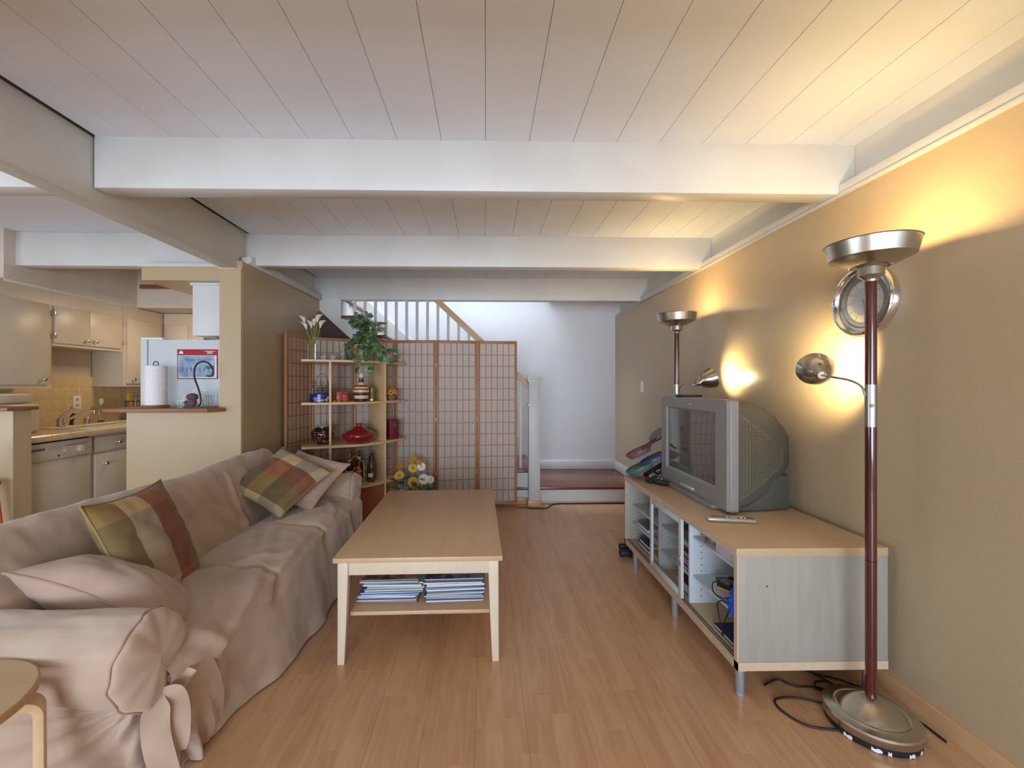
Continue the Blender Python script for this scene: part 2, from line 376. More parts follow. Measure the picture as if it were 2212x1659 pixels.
struct('wall_dining', MB().box(-4.75, -4.6, -4.3, 3.2, -.05, ZC), TAN, smooth=0)
# dining and kitchen ceiling, kitchen shell
struct('ceiling_kitchen', MB().box(-4.7, -1.905, -4.3, 3.36, ZC, ZC+.1).box(-4.0, -1.86, 3.36, 5.2, ZC, ZC+.1), CEIL, smooth=0)
struct('trim_5', MB().box(-4.65, -1.905, 2.01, 2.11, 2.18, ZC), WHITE, bevel=.004)
struct('trim_6', MB().box(-4.65, -1.86, 3.28, 3.38, 2.165, ZC), WHITE, bevel=.004)
wk = struct('wall_kitchen', MB().box(-3.95, -3.80, 3.0, 5.2, -.05, ZC), PAINTW, smooth=0)
struct('wall_kitchen_far', MB().box(-3.9, -1.80, 5.06, 5.2, -.05, ZC), PAINTW, smooth=0)
struct('wall_soffit', MB().box(-3.8, -3.5, 3.2, 4.40, 2.045, ZC).box(-3.8, -1.86, 4.40, 5.08, 2.045, ZC), mottled('soffit_paint', lin(214, 200, 184), lin(208, 193, 176), .5, 3, 2), smooth=0)
struct('wall_header', MB().box(-2.53, -1.86, 3.22, 4.42, 2.045, 2.165).box(-4.65, -3.60, 3.15, 3.24, 2.045, 2.165), TAN, smooth=0)
struct('trim_7', MB().box(-2.55, -1.93, 3.205, 3.222, 2.142, 2.166).box(-4.65, -3.58, 3.13, 3.15, 2.142, 2.166).box(-3.51, -3.495, 3.2, 4.4, 2.03, 2.05), WHITE, bevel=.001)
single('wood_rail', MB().box(-3.46, -2.6, 4.375, 4.398, 2.235, 2.275), LEDGE, 'narrow brown wooden rail fixed high on the grey soffit above the kitchen', 'rail', bevel=.003)
# half walls with wooden ledges
struct('wall_half_1', MB().box(-2.575, -1.915, 3.141, 3.26, 0, 1.082), TAN, smooth=0)
struct('wall_half_2', MB().box(-4.6, -3.117, 2.905, 3.02, 0, 1.103), TAN, smooth=0)
single('bar_ledge', MB().prism([(-2.645, 3.02), (-1.93, 3.02), (-1.865, 3.14), (-1.92, 3.14), (-1.92, 3.28), (-2.645, 3.28)], 1.082, 1.110, 'Z'), LEDGE, 'brown wooden ledge on the half wall in front of the fridge, paper towels on it', 'ledge', bevel=.004)
single('bar_ledge', MB().box(-4.58, -3.085, 2.84, 3.04, 1.103, 1.128), LEDGE, 'dark wooden ledge capping the half wall at the far left of the kitchen', 'ledge', bevel=.004)
# baseboards
struct('baseboard_right', MB().prism([(XR, 0), (XR-.022, 0), (XR-.022, .012), (XR-.016, .022), (XR-.014, .060), (XR-.009, .068), (XR, .070)], -4.2, 4.58, 'Y'), BEECHBB)
struct('baseboard_far', MB().box(.2, XR, 5.562, 5.58, .178, .285), WHITE, bevel=.004)
struct('baseboard_landing', MB().box(XR-.018, XR, 4.60, 5.58, .178, .285), WHITE, bevel=.004)
struct('baseboard_left', MB().box(XL, XL+.014, 3.2, 4.6, 0, .07), BEECHBB, bevel=.003)

# ================================================================== STAIRS
st = thing('staircase', 'white-painted stair with dark cherry treads and spindles rising behind the folding screen', 'staircase', (.5, 4.6, 0))
NX = lambda i: .30-.226*i
NZ = lambda i: .57+.205*i
part('landing', MB().box(.18, XR-.002, 4.585, 5.575, .148, .178), CHERRY, st, True, .006, label='dark cherry wood landing')
part('riser', MB().box(.20, XR-.002, 4.605, 5.57, 0, .148), WHITE, st, True)
part('threshold_strip', MB().box(.58, XR-.03, 4.585, 4.605, 0, .018), BEECHBB, st, True, .004)
for i in range(-1, 16):
    z = NZ(i) if i >= 0 else .366
    ya = 4.575 if i < 8 else 4.85
    part('tread', MB().box(NX(i+1)-.02, NX(i), ya, 5.572, z-.032, z), CHERRY, st, True, .008)
    zb = .178 if i == -1 else (.366 if i == 0 else NZ(i-1))
    part('riser', MB().box(NX(i)-.045, NX(i)-.025, 4.62 if i < 9 else 4.85, 5.57, zb-.0, z-.032 if i != 8 else 2.178), WHITE, st, True)
top = [(NX(-1)-.025, .0), (NX(-1)-.025, .333)]
for i in range(-1, 15):
    z = (NZ(i) if i >= 0 else .366)-.033; z2 = NZ(i+1)-.033
    top += [(NX(i+1)-.025, z), (NX(i+1)-.025, z2)]
xe = NX(15)-.025
dn = lambda x: .57+.205*(.30-x)/.226-.39
top = [p for p in top if p[1] < 2.0]; top += [(top[-1][0], 2.179), (-1.9, 2.179)]
sp_ = top+[(-1.9, 2.178), (-1.9, dn(-1.9)) if dn(-1.9) < 2.17 else (-1.88, 2.17), (.27, dn(.27)), (.27, 0)]
part('stringer', MB().prism(sp_, 4.598, 4.632, 'Y'), WHITE, st, True, smooth=0)
part('understair_void_sheet', MB().prism([(-3.0, 0), (.25, 0), (.25, dn(.25)+.05), (-1.85, dn(-1.85)+.05), (-3.0, dn(-1.85)+.05)], 4.645, 4.655, 'Y'), BROWNDARK, st, True, smooth=0)  # added dark brown sheet standing in for the shade of the open understair void
nz = lambda x: .57+.205*(.30-x)/.226
part('wall_skirt', MB().prism([(.5, .178), (.5, .30), (.42, nz(.42)+.13), (-2.6, nz(-2.6)+.13), (-2.6, nz(-2.6)-.1), (.32, .3)], 5.555, 5.578, 'Y'), WHITE, st, True, smooth=0)
hr = lambda x: 1.7355-.93*x
for k in range(24):
    x = .38-.112*k
    i = -1
    while NX(i+1) > x+.001: i += 1
    zt = NZ(i) if i >= 0 else .366
    if zt > 2.1: continue
    part('baluster', MB().box(x-.014, x+.014, 4.66, 4.688, zt, min(hr(x)-.07, 2.179)), WHITE, st, True, .002)
part('handrail', MB().prism([(.46, hr(.46)), (-.476, 2.178), (-.564, 2.178), (.46, hr(.46)-.082)], 4.645, 4.69, 'Y'), RAIL, st, True, smooth=0, label='pale brown wooden handrail')
nw = part('newel_post', MB().box(.452, .568, 4.472, 4.588, .06, 1.31).box(.44, .58, 4.46, 4.60, 1.045, 1.075).box(.438, .582, 4.458, 4.602, 1.30, 1.325).box(.430, .590, 4.45, 4.61, 1.325, 1.345).box(.44, .58, 4.46, 4.60, 1.345, 1.358), WHITE, st, True, .003, label='cream panelled newel post')
for z0, z1 in ((.10, 1.0), (1.11, 1.27)):
    part('panel_moulding', MB().box(.468, .474, 4.465, 4.475, z0, z1).box(.546, .552, 4.465, 4.475, z0, z1).box(.468, .552, 4.465, 4.475, z0, z0+.006).box(.468, .552, 4.465, 4.475, z1-.006, z1), WHITE, nw, True, .001)
part('newel_base', MB().box(.440, .580, 4.46, 4.60, 0, .065).box(.33, .44, 4.575, 4.60, 0, .07), BEECHBB, st, True, .004)

# ================================================================== FOLDING SCREEN
scr = thing('folding_screen', 'six-panel folding screen of brown wood lattice and white paper in front of the stairs', 'screen', (-.7, 4.3, 0))
PAPER = bpy.data.materials.new('rice_paper'); PAPER.use_nodes = True; nt = PAPER.node_tree; nt.nodes.clear()
o_ = N(nt, 'OutputMaterial'); d_ = N(nt, 'BsdfDiffuse'); t_ = N(nt, 'BsdfTranslucent'); mx = N(nt, 'MixShader'); tp = N(nt, 'BsdfTransparent'); mx2 = N(nt, 'MixShader')
nn = N(nt, 'TexNoise'); nn.inputs['Scale'].default_value = 60; rr_ = N(nt, 'ValToRGB'); rr_.color_ramp.elements[0].color = lin(226, 214, 202); rr_.color_ramp.elements[1].color = lin(242, 233, 224)
nt.links.new(nn.outputs[0], rr_.inputs[0]); nt.links.new(rr_.outputs[0], d_.inputs[0]); nt.links.new(rr_.outputs[0], t_.inputs[0])
mx.inputs[0].default_value = .45; nt.links.new(d_.outputs[0], mx.inputs[1]); nt.links.new(t_.outputs[0], mx.inputs[2])
mx2.inputs[0].default_value = .13; nt.links.new(mx.outputs[0], mx2.inputs[1]); nt.links.new(tp.outputs[0], mx2.inputs[2]); nt.links.new(mx2.outputs[0], o_.inputs[0])
FP = [(-1.715, 3.72), (-1.655, 4.12), (-1.31, 4.30), (-.925, 4.42), (-.505, 4.40), (-.085, 4.46), (.328, 4.49)]
ZT = 1.726
for a, b_ in zip(FP, FP[1:]):
    a = Vector(a); b_ = Vector(b_); d = (b_-a); Lw = d.length; ang = math.atan2(d.y, d.x)
    M = Matrix.Translation((a.x, a.y, 0)) @ rotm('Z', ang)
    f = MB()
    g = .002
    f.box(g, .026, -.011, .011, .012, ZT, M).box(Lw-.026, Lw-g, -.011, .011, .012, ZT, M)
    f.box(.026, Lw-.026, -.010, .010, ZT-.028, ZT, M).box(.026, Lw-.026, -.010, .010, .03, .062, M)
    pf = part('screen_panel', f, SHOJI, scr, True, .0015)
    part('paper', MB().box(.02, Lw-.02, .004, .005, .05, ZT-.02, M), PAPER, pf, True, smooth=0)
    iw = Lw-.052
    for c in range(1, 6):
        x = .026+iw*c/6; part('lattice_bar', MB().box(x-.0035, x+.0035, -.006, .004, .06, ZT-.026, M), SHOJI, pf, True, smooth=0)
    for r_ in range(1, 14):
        z = .062+(ZT-.09)*r_/14; part('lattice_bar', MB().box(.024, Lw-.024, -.0055, .0035, z-.0035, z+.0035, M), SHOJI, pf, True, smooth=0)
for k in (4, 5):
    for z in (.35, .9, 1.45): part('hinge', MB().box(FP[k][0]-.004, FP[k][0]+.004, FP[k][1]-.014, FP[k][1]-.008, z, z+.035), RAIL, scr, True)

# ================================================================== FLOOR LAMPS
def make_lamp():
    t = thing('floor_lamp', 'x', 'lamp', (0, 0, 0))
    bs = part('base', MB().lathe([(0, .028), (.147, .028), (.149, .032), (.149, .052), (.145, .058), (.118, .060), (.112, .064), (.107, .061), (.101, .062), (.096, .068), (.082, .080), (.064, .093), (.044, .105), (.026, .113), (.0, .117)], n=64), STEEL, t, smooth=30)
    pd = MB().lathe([(.0, .0), (.138, .0), (.142, .006), (.142, .026), (.0, .030)], n=48)
    part('base_pad', pd, BLACKR, bs, label='black foam pad with torn white edge')
    fm_ = MB()
    for a0, a1 in ((196, 207), (228, 240), (246, 250), (272, 281), (292, 299), (306, 314)):
        n = 9; vs = []
        for i in range(n):
            a = R(a0+(a1-a0)*i/(n-1)); z1 = .005+.006*abs(math.sin(i*.55+a0)); r = .1428
            vs += [(r*math.cos(a), r*math.sin(a), .003+.0015*math.sin(i*.9+a1)), (r*math.cos(a), r*math.sin(a), z1+.006)]
        fm_.add(vs, [(2*i, 2*i+2, 2*i+3, 2*i+1) for i in range(n-1)])
    part('torn_lining', fm_, WHITEP, bs, smooth=0)
    pr = .0178
    part('pole', MB().cyl((0, 0, .105), (0, 0, .62), pr, 32), MAHOG, t)
    part('pole', MB().cyl((0, 0, .622), (0, 0, 1.12), pr, 32), MAHOG, t)
    sl = part('sleeve', MB().cyl((0, 0, 1.12), (0, 0, 1.278), pr+.0006, 32), STEELSAT, t, label='bare steel sleeve on the pole')
    part('switch_knob', MB().sphere((-.012, -.016, 1.20), .007), CHROME, sl)
    part('pole', MB().cyl((0, 0, 1.278), (0, 0, 1.672), pr, 32), MAHOG, t)
    part('collar', MB().lathe([(0, 1.662), (.019, 1.662), (.021, 1.670), (.035, 1.682), (.040, 1.685), (.040, 1.714), (.047, 1.719), (.047, 1.723), (0, 1.724)], n=48), STEEL, t, smooth=30)
    bowl = part('bowl_shade', MB().lathe([(.03, 1.7235), (.05, 1.725), (.058, 1.723), (.062, 1.719), (.068, 1.720), (.128, 1.750), (.1405, 1.803), (.1435, 1.806), (.141, 1.808), (.127, 1.754), (.10, 1.742), (.03, 1.735), (.0, 1.735)], n=64), STEEL, t, smooth=30)
    part('bulb', MB().cyl((-.045, 0, 1.760), (.045, 0, 1.760), .006, 12), BULB, bowl)
    return t
def lamp_head(parent, loc, axis, arm):
    """arm: room points from the sleeve to the back of the head; axis: where the cup opens to"""
    root = ROOT[parent.name]; inv = root.inverted()
    part('gooseneck', MB().tube(spline(arm, 24), .0042, 10), STEELSAT, parent, True)
    q = Vector(axis).normalized().to_track_quat('Z', 'Y').to_matrix().to_4x4()
    pf = [(.0, -.062), (.013, -.062), (.016, -.058), (.016, -.040), (.020, -.034), (.026, -.030), (.042, -.012), (.053, .012), (.0575, .038), (.0595, .042), (.0595, .046), (.056, .046), (.051, .014), (.038, -.010), (.02, -.024), (0, -.026)]
    pf = [(a*1.2, b_*1.2) for a, b_ in pf]
    h = part('spot_shade', MB().lathe(pf, loc, 40, q), STEEL, parent, True, smooth=35)
    part('bulb', MB().sphere(Vector(loc)+Vector(axis).normalized()*.004, .018), BULB, h, True)
    part('turn_key', MB().tube([Vector(loc)+(q @ Vector((0, .016, -.05))), Vector(loc)+(q @ Vector((0, .034, -.052)))], [.0015, .0035], 8), STEELSAT, h, True)
lp = make_lamp(); L1 = (1.44, 1.58, 0); L2 = (1.435, 3.205, 0)
lp2 = dup(lp, L2, 0, 'more distant floor lamp standing behind the television, lit, with a side spot')
lp.location = L1; ROOT[lp.name] = Matrix.Translation(L1); lp['label'] = 'tall lit floor lamp with steel bowl and dark red pole nearest the camera'
for l_ in (lp, lp2): l_['group'] = 'pair of matching floor lamps by the tan wall'
def at(l, x, y, z): return (l[0]+x, l[1]+y, z)
H1 = (1.445, 1.845, 1.335); A1 = Vector((.42, .86, .24)).normalized()
hb = Vector(H1)-A1*.072
lamp_head(lp, H1, A1, [at(L1, -.017, .004, 1.235), at(L1, -.020, .02, 1.272), at(L1, -.018, .075, 1.295), hb+Vector((-.002, -.05, -.008)), hb])
H2 = (1.525, 2.96, 1.305); A2 = Vector((.88, .10, .32)).normalized()
hb2 = Vector(H2)-A2*.072
lamp_head(lp2, H2, A2, [at(L2, .012, -.01, 1.22), at(L2, .012, -.035, 1.262), at(L2, .016, -.10, 1.278), hb2+Vector((-.035, .02, -.012)), hb2])
for L_, e in ((L1, 12), (L2, 10.5)):
    light('bowl_light', 'POINT', (L_[0], L_[1], 1.80), e, WARM, .03)
SPOTC = (1.0, .80, .42)
light('spot_light', 'SPOT', Vector(H1)+A1*.040, 34.0, SPOTC, .02, look=Vector(H1)+A1*.04+Vector((.80, .40, .06)), spot_size=R(112), spot_blend=.9)
light('spot_light', 'SPOT', Vector(H2)+A2*.040, 13.0, SPOTC, .02, look=Vector(H2)+A2*.04+Vector((.86, -.35, .22)), spot_size=R(125), spot_blend=.8)

# ================================================================== WALL CLOCK AND SWITCHES
ck = thing('wall_clock', 'round wall clock with wide chrome rim behind the nearest lamp pole', 'clock', (XR, 1.865, 1.645))
MX = rotm('Y', -PI/2)
part('rim', MB().lathe([(.10, .004), (.150, .0), (.158, .012), (.158, .030), (.150, .044), (.140, .046), (.132, .038), (.128, .026), (.118, .024), (.118, .015), (.10, .015)], n=72, M=MX), CHROME, ck, smooth=30)
part('dial', MB().lathe([(0, .014), (.119, .014), (.119, .017), (0, .017)], n=48, M=MX), P('clock_grey', lin(150, 148, 140), .3, .4), ck)
part('chapter_ring', MB().lathe([(0, .018), (.092, .018), (.092, .0195), (0, .0195)], n=48, M=MX), P('clock_cream', lin(226, 214, 194), .4), ck)
tk = MB()
for h in range(12): tk.box(-.0205, -.0195, -.0007, .0007, .066, .091, rotm('X', h*PI/6))
part('dial_centre', MB().lathe([(0, .0196), (.062, .0196), (.062, .0205), (0, .0205)], n=40, M=MX), P('clock_centre', lin(206, 204, 200), .25, .3), ck)
part('hour_marks', tk, GREYP, ck, smooth=0)
part('hand', MB().box(-.022, -.021, -.0012, .0012, -.010, .072, rotm('X', R(118))), BLACK, ck)
part('hand', MB().box(-.0235, -.0225, -.0014, .0014, -.01, .05, rotm('X', R(172))), GREYP, ck)
part('crystal', MB().lathe([(.118, .026), (.118, .028), (0, .031), (0, .029)], n=48, M=MX), CLEAR, ck)
sw = thing('light_switch', 'narrow white light switch plate on the tan wall near the landing', 'switch', (XR, 4.61, 1.248))
part('plate', MB().box(-.006, 0, -.037, .037, -.058, .058), WHITEP, sw, bevel=.002)
part('toggle', MB().box(-.016, -.005, -.005, .005, -.010, .014), WHITEP, sw, bevel=.002)
ou = thing('wall_outlet', 'white electrical outlet on the tan kitchen backsplash tiles', 'outlet', (-3.79, 4.07, 1.11))
part('plate', MB().box(0, .006, -.04, .04, -.062, .062), WHITEP, ou, bevel=.002)
for z in (-.026, .026): part('socket', MB().box(.005, .0085, -.016, .016, z-.014, z+.014), PAINTW, ou, bevel=.003)
for z in (-.026, .026): part('slot', MB().box(.0084, .009, -.007, -.004, z-.005, z+.006).box(.0084, .009, .004, .007, z-.005, z+.006), BLACK, ou, smooth=0)

# ================================================================== KITCHEN
# backsplash tiles
tm = mesh_of('wall_tile', MB().box(0, .008, 0, .1035, 0, .1035), TILE, .0015, 30, 1)
part('grout', MB().box(-3.80, -3.7895, 3.2, 5.05, .905, 1.345), GROUT, wk)
for r_ in range(4):
    for c in range(17):
        place(tm, 'wall_tile', wk, Matrix.Translation((-3.796, 3.24+c*.107, .917+r_*.107)))
ct = thing('kitchen_counter', 'tiled kitchen countertop with pale tile edge above the dishwasher', 'countertop', (-3.45, 4.0, .87))
part('slab', MB().box(-3.80, -3.165, 3.03, 5.04, .868, .900), GROUT, ct, True)
for c in range(14):
    y = 3.035+c*.152
    if c == 13: break
    part('edge_tile', MB().prism([(-3.17, .866), (-3.148, .866), (-3.142, .874), (-3.142, .905), (-3.150, .914), (-3.17, .914)], y, y+.1495, 'Y'), TILEC, ct, True)
cm = mesh_of('counter_tile', MB().box(0, .1495, 0, .1495, 0, .012), TILEC, .0015, 30, 1)
for i in range(4):
    for j in range(13):
        if 4 <= j <= 9 if i in (0, 1, 2) else False: continue
        place(cm, 'counter_tile', ct, Matrix.Translation((-3.325-i*.152+3.45, 3.035+j*.152-4.0, .899-.87)))
sk = thing('kitchen_sink', 'white enamel sink set into the tiled counter under the faucet', 'sink', (-3.4, 4.05, .9))
part('basin', MB().box(-3.64, -3.18, 3.57, 3.60, .905, .918).box(-3.64, -3.18, 4.47, 4.50, .905, .918).box(-3.64, -3.58, 3.6, 4.47, .905, .918).box(-3.21, -3.18, 3.6, 4.47, .905, .918).box(-3.6, -3.2, 3.58, 4.49, .9005, .903), SINKW, sk, True, .004)
fc = thing('faucet', 'chrome single-lever kitchen faucet on the sink in front of the tiles', 'faucet', (-3.60, 3.72, .918))
part('body', MB().lathe([(0, 0), (.030, 0), (.030, .004), (.024, .010), (.024, .055), (.020, .072), (0, .075)], n=24), STEELSAT, fc)
part('spout', MB().tube(spline([(0, .01, .03), (.02, .07, .065), (.05, .14, .105), (.08, .19, .118), (.095, .215, .118)], 20), .011, 12), STEELSAT, fc)
part('aerator', MB().cyl((.095, .212, .095), (.095, .212, .128), .013), STEELSAT, fc)
part('lever', MB().tube([(0, .0, .06), (.005, .03, .105), (.02, .085, .15)], [.019, .010, .006], 12).sphere((.02, .09, .155), .014), STEELSAT, fc)
single('faucet_sprayer', MB().tube([(0, 0, 0), (0, .004, .03), (0, .012, .075), (0, .022, .10)], [.014, .012, .017, .010], 14), BLACK, 'black side sprayer standing just behind the kitchen faucet', 'sprayer', (-3.66, 3.88, .918))
single('sink_cap', MB().lathe([(0, 0), (.024, 0), (.024, .05), (.020, .056), (0, .058)], n=24), STEELSAT, 'short chrome cap on the sink rim between faucet and soap bottle', 'cap', (-3.66, 4.03, .918))
sb = thing('soap_bottle', 'clear dish soap bottle with pale green cap and a little green liquid', 'bottle', (-3.70, 4.22, .912))
part('bottle', MB().lathe([(.030, 0), (.034, .01), (.042, .07), (.040, .12), (.028, .17), (.016, .185)], n=28, sx=.7), CLEAR, sb)
part('liquid', MB().lathe([(0, .002), (.029, .002), (.034, .02), (0, .02)], n=28, sx=.7), P('green_soap', lin(20, 120, 40), .2), sb)
part('cap', MB().lathe([(0, .180), (.019, .180), (.018, .215), (.012, .228), (0, .228)], n=24), P('mint_cap', lin(160, 214, 184), .4), sb)
sd = single('sponge_dish', MB().lathe([(0, 0), (.04, 0), (.075, .016), (.078, .018), (.072, .018), (.04, .006), (0, .006)], n=32, sx=.7), SINKW, 'small white oval dish at the back of the counter left of the faucet', 'dish', (-3.70, 3.49, .912))
sg = thing('sponge', 'green and yellow scouring sponge lying on the white dish', 'sponge', (-3.69, 3.53, .930), .2)
part('foam', MB().box(-.03, .03, -.05, .05, 0, .016), P('sponge_yellow', lin(220, 196, 70), .9), sg, bevel=.003)
part('scourer', MB().box(-.03, .03, -.05, .05, .016, .025), P('sponge_green', lin(52, 84, 40), .95), sg, bevel=.002)
# caddy and things at the far end of the counter
cy = thing('utensil_caddy', 'dark wire caddy of kitchen utensils at the counter end behind the ledge', 'caddy', (-3.66, 4.55, .912))
cw = MB()
for k in range(14):
    a = 2*PI*k/14; cw.cyl((.055*math.cos(a), .055*math.sin(a), 0), (.07*math.cos(a), .07*math.sin(a), .19), .002, 6)
for z, r_ in ((.005, .055), (.09, .062), (.19, .07)): cw.tube([(r_*math.cos(2*PI*k/24), r_*math.sin(2*PI*k/24), z) for k in range(24)], .0028, 6, True)
part('basket', cw, BLACK, cy)
part('liner', MB().lathe([(0, .002), (.052, .002), (.060, .12), (0, .12)], n=24), P('dark_liner', lin(70, 60, 50), .8), cy)
part('spatula', MB().tube([(0, -.03, .1), (0, -.045, .24)], .006, 8).box(-.012, .012, -.068, -.035, .20, .275), P('yellow_plastic', lin(226, 184, 30), .4), cy)
part('spoon', MB().tube([(0, .02, .1), (0, .035, .22)], .005, 8).sphere((0, .037, .225), .018), STEELSAT, cy)
part('wooden_spoon', MB().tube([(.02, .03, .1), (.02, .09, .24)], .006, 8), ORANGEW, cy)
wb = thing('water_bottle', 'clear plastic bottle with a dark blue cap beside the utensil caddy', 'bottle', (-3.58, 4.80, .912))
part('bottle', MB().lathe([(0, 0), (.055, 0), (.058, .02), (.058, .17), (.04, .215), (.022, .235), (.022, .25)], n=28), CLEAR, wb)
part('cap', MB().lathe([(0, .245), (.026, .245), (.026, .268), (0, .268)], n=24), P('blue_cap', lin(36, 42, 92), .4), wb)
# base units
def knob(parent, x, y, z, dx=1, dy=0):
    M = Matrix.Translation((x, y, z)) @ (rotm('Y', PI/2) if dx else rotm('X', PI/2))
    part('knob', MB().lathe([(0, 0), (.008, 0), (.005, .006), (.005, .014), (.013, .018), (.015, .024), (.012, .030), (0, .033)], n=20, M=M), STEELSAT, parent, True)
bc = thing('base_cabinet', 'cream painted kitchen base cabinet with drawer and door right of the dishwasher', 'cabinet', (-3.5, 4.3, 0))
part('carcass', MB().box(-3.79, -3.20, 3.545, 5.03, .08, .866), PAINTW, bc, True)
for y0, y1 in ((3.575, 4.0), (4.03, 4.45)):
    dr = part('drawer', MB().box(-3.20, -3.182, y0, y1, .722, .842), PAINTW, bc, True, .004); knob(dr, -3.182, (y0+y1)/2, .782)
    do = part('door', MB().box(-3.20, -3.182, y0, y1, .10, .702), PAINTW, bc, True, .004); knob(do, -3.182, y0+.085, .62)
dw = thing('dishwasher', 'white built-in dishwasher with dial and buttons under the tiled counter', 'dishwasher', (-3.5, 3.25, 0))
part('body', MB().box(-3.75, -3.20, 3.035, 3.535, .02, .86), DARKGAP, dw, True)
part('door', MB().box(-3.20, -3.178, 3.037, 3.532, .12, .722), APPL, dw, True, .005)
part('kick_plate', MB().box(-3.22, -3.20, 3.037, 3.532, .02, .11), APPL, dw, True)
cp = part('control_panel', MB().box(-3.20, -3.168, 3.037, 3.532, .724, .852), APPL, dw, True, .005)
part('vent', MB().box(-3.1685, -3.1665, 3.05, 3.16, .802, .808).box(-3.1685, -3.1665, 3.05, 3.16, .812, .817), BLACK, cp, True)
part('pull_recess', MB().box(-3.1685, -3.167, 3.19, 3.28, .795, .828), P('recess_grey', lin(190, 178, 160), .5), cp, True)
part('vent', MB().box(-3.1685, -3.1665, 3.32, 3.49, .815, .818), BLACK, cp, True)
part('dial', MB().lathe([(0, 0), (.030, 0), (.030, .004), (.022, .006), (.021, .018), (0, .020)], (-3.168, 3.435, .775), 28, rotm('Y', PI/2)).box(-3.147, -3.145, 3.4325, 3.4375, .757, .793), APPL, cp, True)
part('button', MB().lathe([(0, 0), (.012, 0), (.010, .006), (0, .007)], (-3.168, 3.315, .775), 20, rotm('Y', PI/2), sy=1.5), APPL, cp, True)
part('badge', MB().box(-3.1685, -3.1665, 3.50, 3.52, .775, .781), GREYP, cp, True)
part('badge', MB().box(-3.1685, -3.1665, 3.255, 3.268, .742, .755), BLACK, cp, True)
# upper cupboards
def hinge(p, y, z): part('hinge', MB().box(-3.484, -3.478, y-.006, y+.006, z, z+.045), STEELSAT, p, True, .001)
uc = thing('wall_cupboard', 'tall white wall cupboard at the far left above the ledge, one knob', 'cupboard', (-3.65, 3.35, 1.25))
part('carcass', MB().box(-3.79, -3.50, 3.13, 3.545, 1.246, 2.04), PAINTW, uc, True)
d_ = part('door', MB().box(-3.50, -3.482, 3.135, 3.515, 1.275, 1.915), PAINTW, uc, True, .003); knob(d_, -3.482, 3.455, 1.318)
us = thing('wall_cupboard', 'short white two-door cupboard over the sink with two metal knobs', 'cupboard', (-3.65, 3.9, 1.6))
part('carcass', MB().box(-3.79, -3.50, 3.547, 4.225, 1.590, 2.04), PAINTW, us, True)
d_ = part('door', MB().box(-3.50, -3.482, 3.56, 3.862, 1.615, 1.915), PAINTW, us, True, .003); knob(d_, -3.482, 3.825, 1.655)
hinge(d_, 3.556, 1.65); hinge(d_, 3.556, 1.83)
d_ = part('door', MB().box(-3.50, -3.482, 3.865, 4.20, 1.615, 1.915), PAINTW, us, True, .003); knob(d_, -3.482, 3.905, 1.655)
hinge(d_, 4.20, 1.65); hinge(d_, 4.20, 1.83)
ut = thing('wall_cupboard', 'tall white wall cupboard right of the sink, warmly lit, beside the fridge top', 'cupboard', (-3.65, 4.6, 1.25))
part('carcass', MB().box(-3.79, -3.50, 4.227, 5.04, 1.255, 2.04), PAINTW, ut, True)
d_ = part('door', MB().box(-3.50, -3.482, 4.265, 4.70, 1.285, 1.915), PAINTW, ut, True, .003); knob(d_, -3.482, 4.32, 1.325)
uf = thing('wall_cupboard', 'white cupboard on the end kitchen wall seen just above the fridge', 'cupboard', (-2.7, 4.9, 1.6))
part('carcass', MB().box(-3.48, -1.90, 4.735, 5.04, 1.5, 2.04), PAINTW, uf, True)
for x0, x1 in ((-3.45, -3.22), (-3.19, -2.75), (-2.72, -2.3)):
    part('door', MB().box(x0, x1, 4.717, 4.735, 1.53, 1.915), PAINTW, uf, True, .003)
fcab = thing('fridge_cupboard', 'white cupboard box hung over the fridge beside the tan pillar', 'cupboard', (-2.07, 3.6, 1.64))
part('carcass', MB().box(-2.215, -1.93, 3.30, 4.2, 1.645, 2.025), mottled('cool_white_paint', lin(216, 216, 214), lin(210, 210, 208), .4, 3, 1), fcab, True, .003)
part('cornice', MB().box(-2.225, -1.925, 3.285, 4.2, 2.025, 2.044), WHITE, fcab, True, .002)
fr = thing('refrigerator', 'white refrigerator seen from its side behind the wooden ledge', 'refrigerator', (-2.25, 3.7, 0))
part('body', MB().box(-2.545, -1.93, 3.30, 4.0, .03, 1.615), FRIDGE, fr, True, .006)
part('door', MB().box(-2.605, -2.553, 3.30, 3.995, .06, 1.617), FRIDGE, fr, True, .008)
part('door_seal', MB().box(-2.554, -2.544, 3.305, 3.99, .06, 1.60), GREYP, fr, True)
part('hinge_cover', MB().box(-2.60, -2.44, 3.302, 3.36, 1.615, 1.632), WHITEP, fr, True, .004)
cd = thing('holiday_card', 'red-bordered holiday calendar card with a blue winter picture on the fridge side', 'card', (-2.175, 3.2985, 1.43))
part('card', MB().box(-.152, .152, -.002, 0, -.112, .112), P('card_red', lin(176, 26, 40), .5), cd, bevel=.0008)
part('picture', MB().box(-.143, .130, -.003, -.0019, -.098, .064), mottled('winter_picture', lin(108, 138, 168), lin(178, 198, 214), .5, 14, 3, lo=.3, hi=.7), cd, smooth=0)
part('border', MB().box(-.145, .142, -.0024, -.0016, -.105, .066), WHITEP, cd, smooth=0)
RX = rotm('X', PI/2)
part('lettering', xform(text_mb('happy holidays', .036, .0002, .35), Matrix.Translation((-.10, -.0034, .026)) @ RX), P('picture_blue', lin(86, 112, 142), .6), cd, smooth=0)
fg = MB()
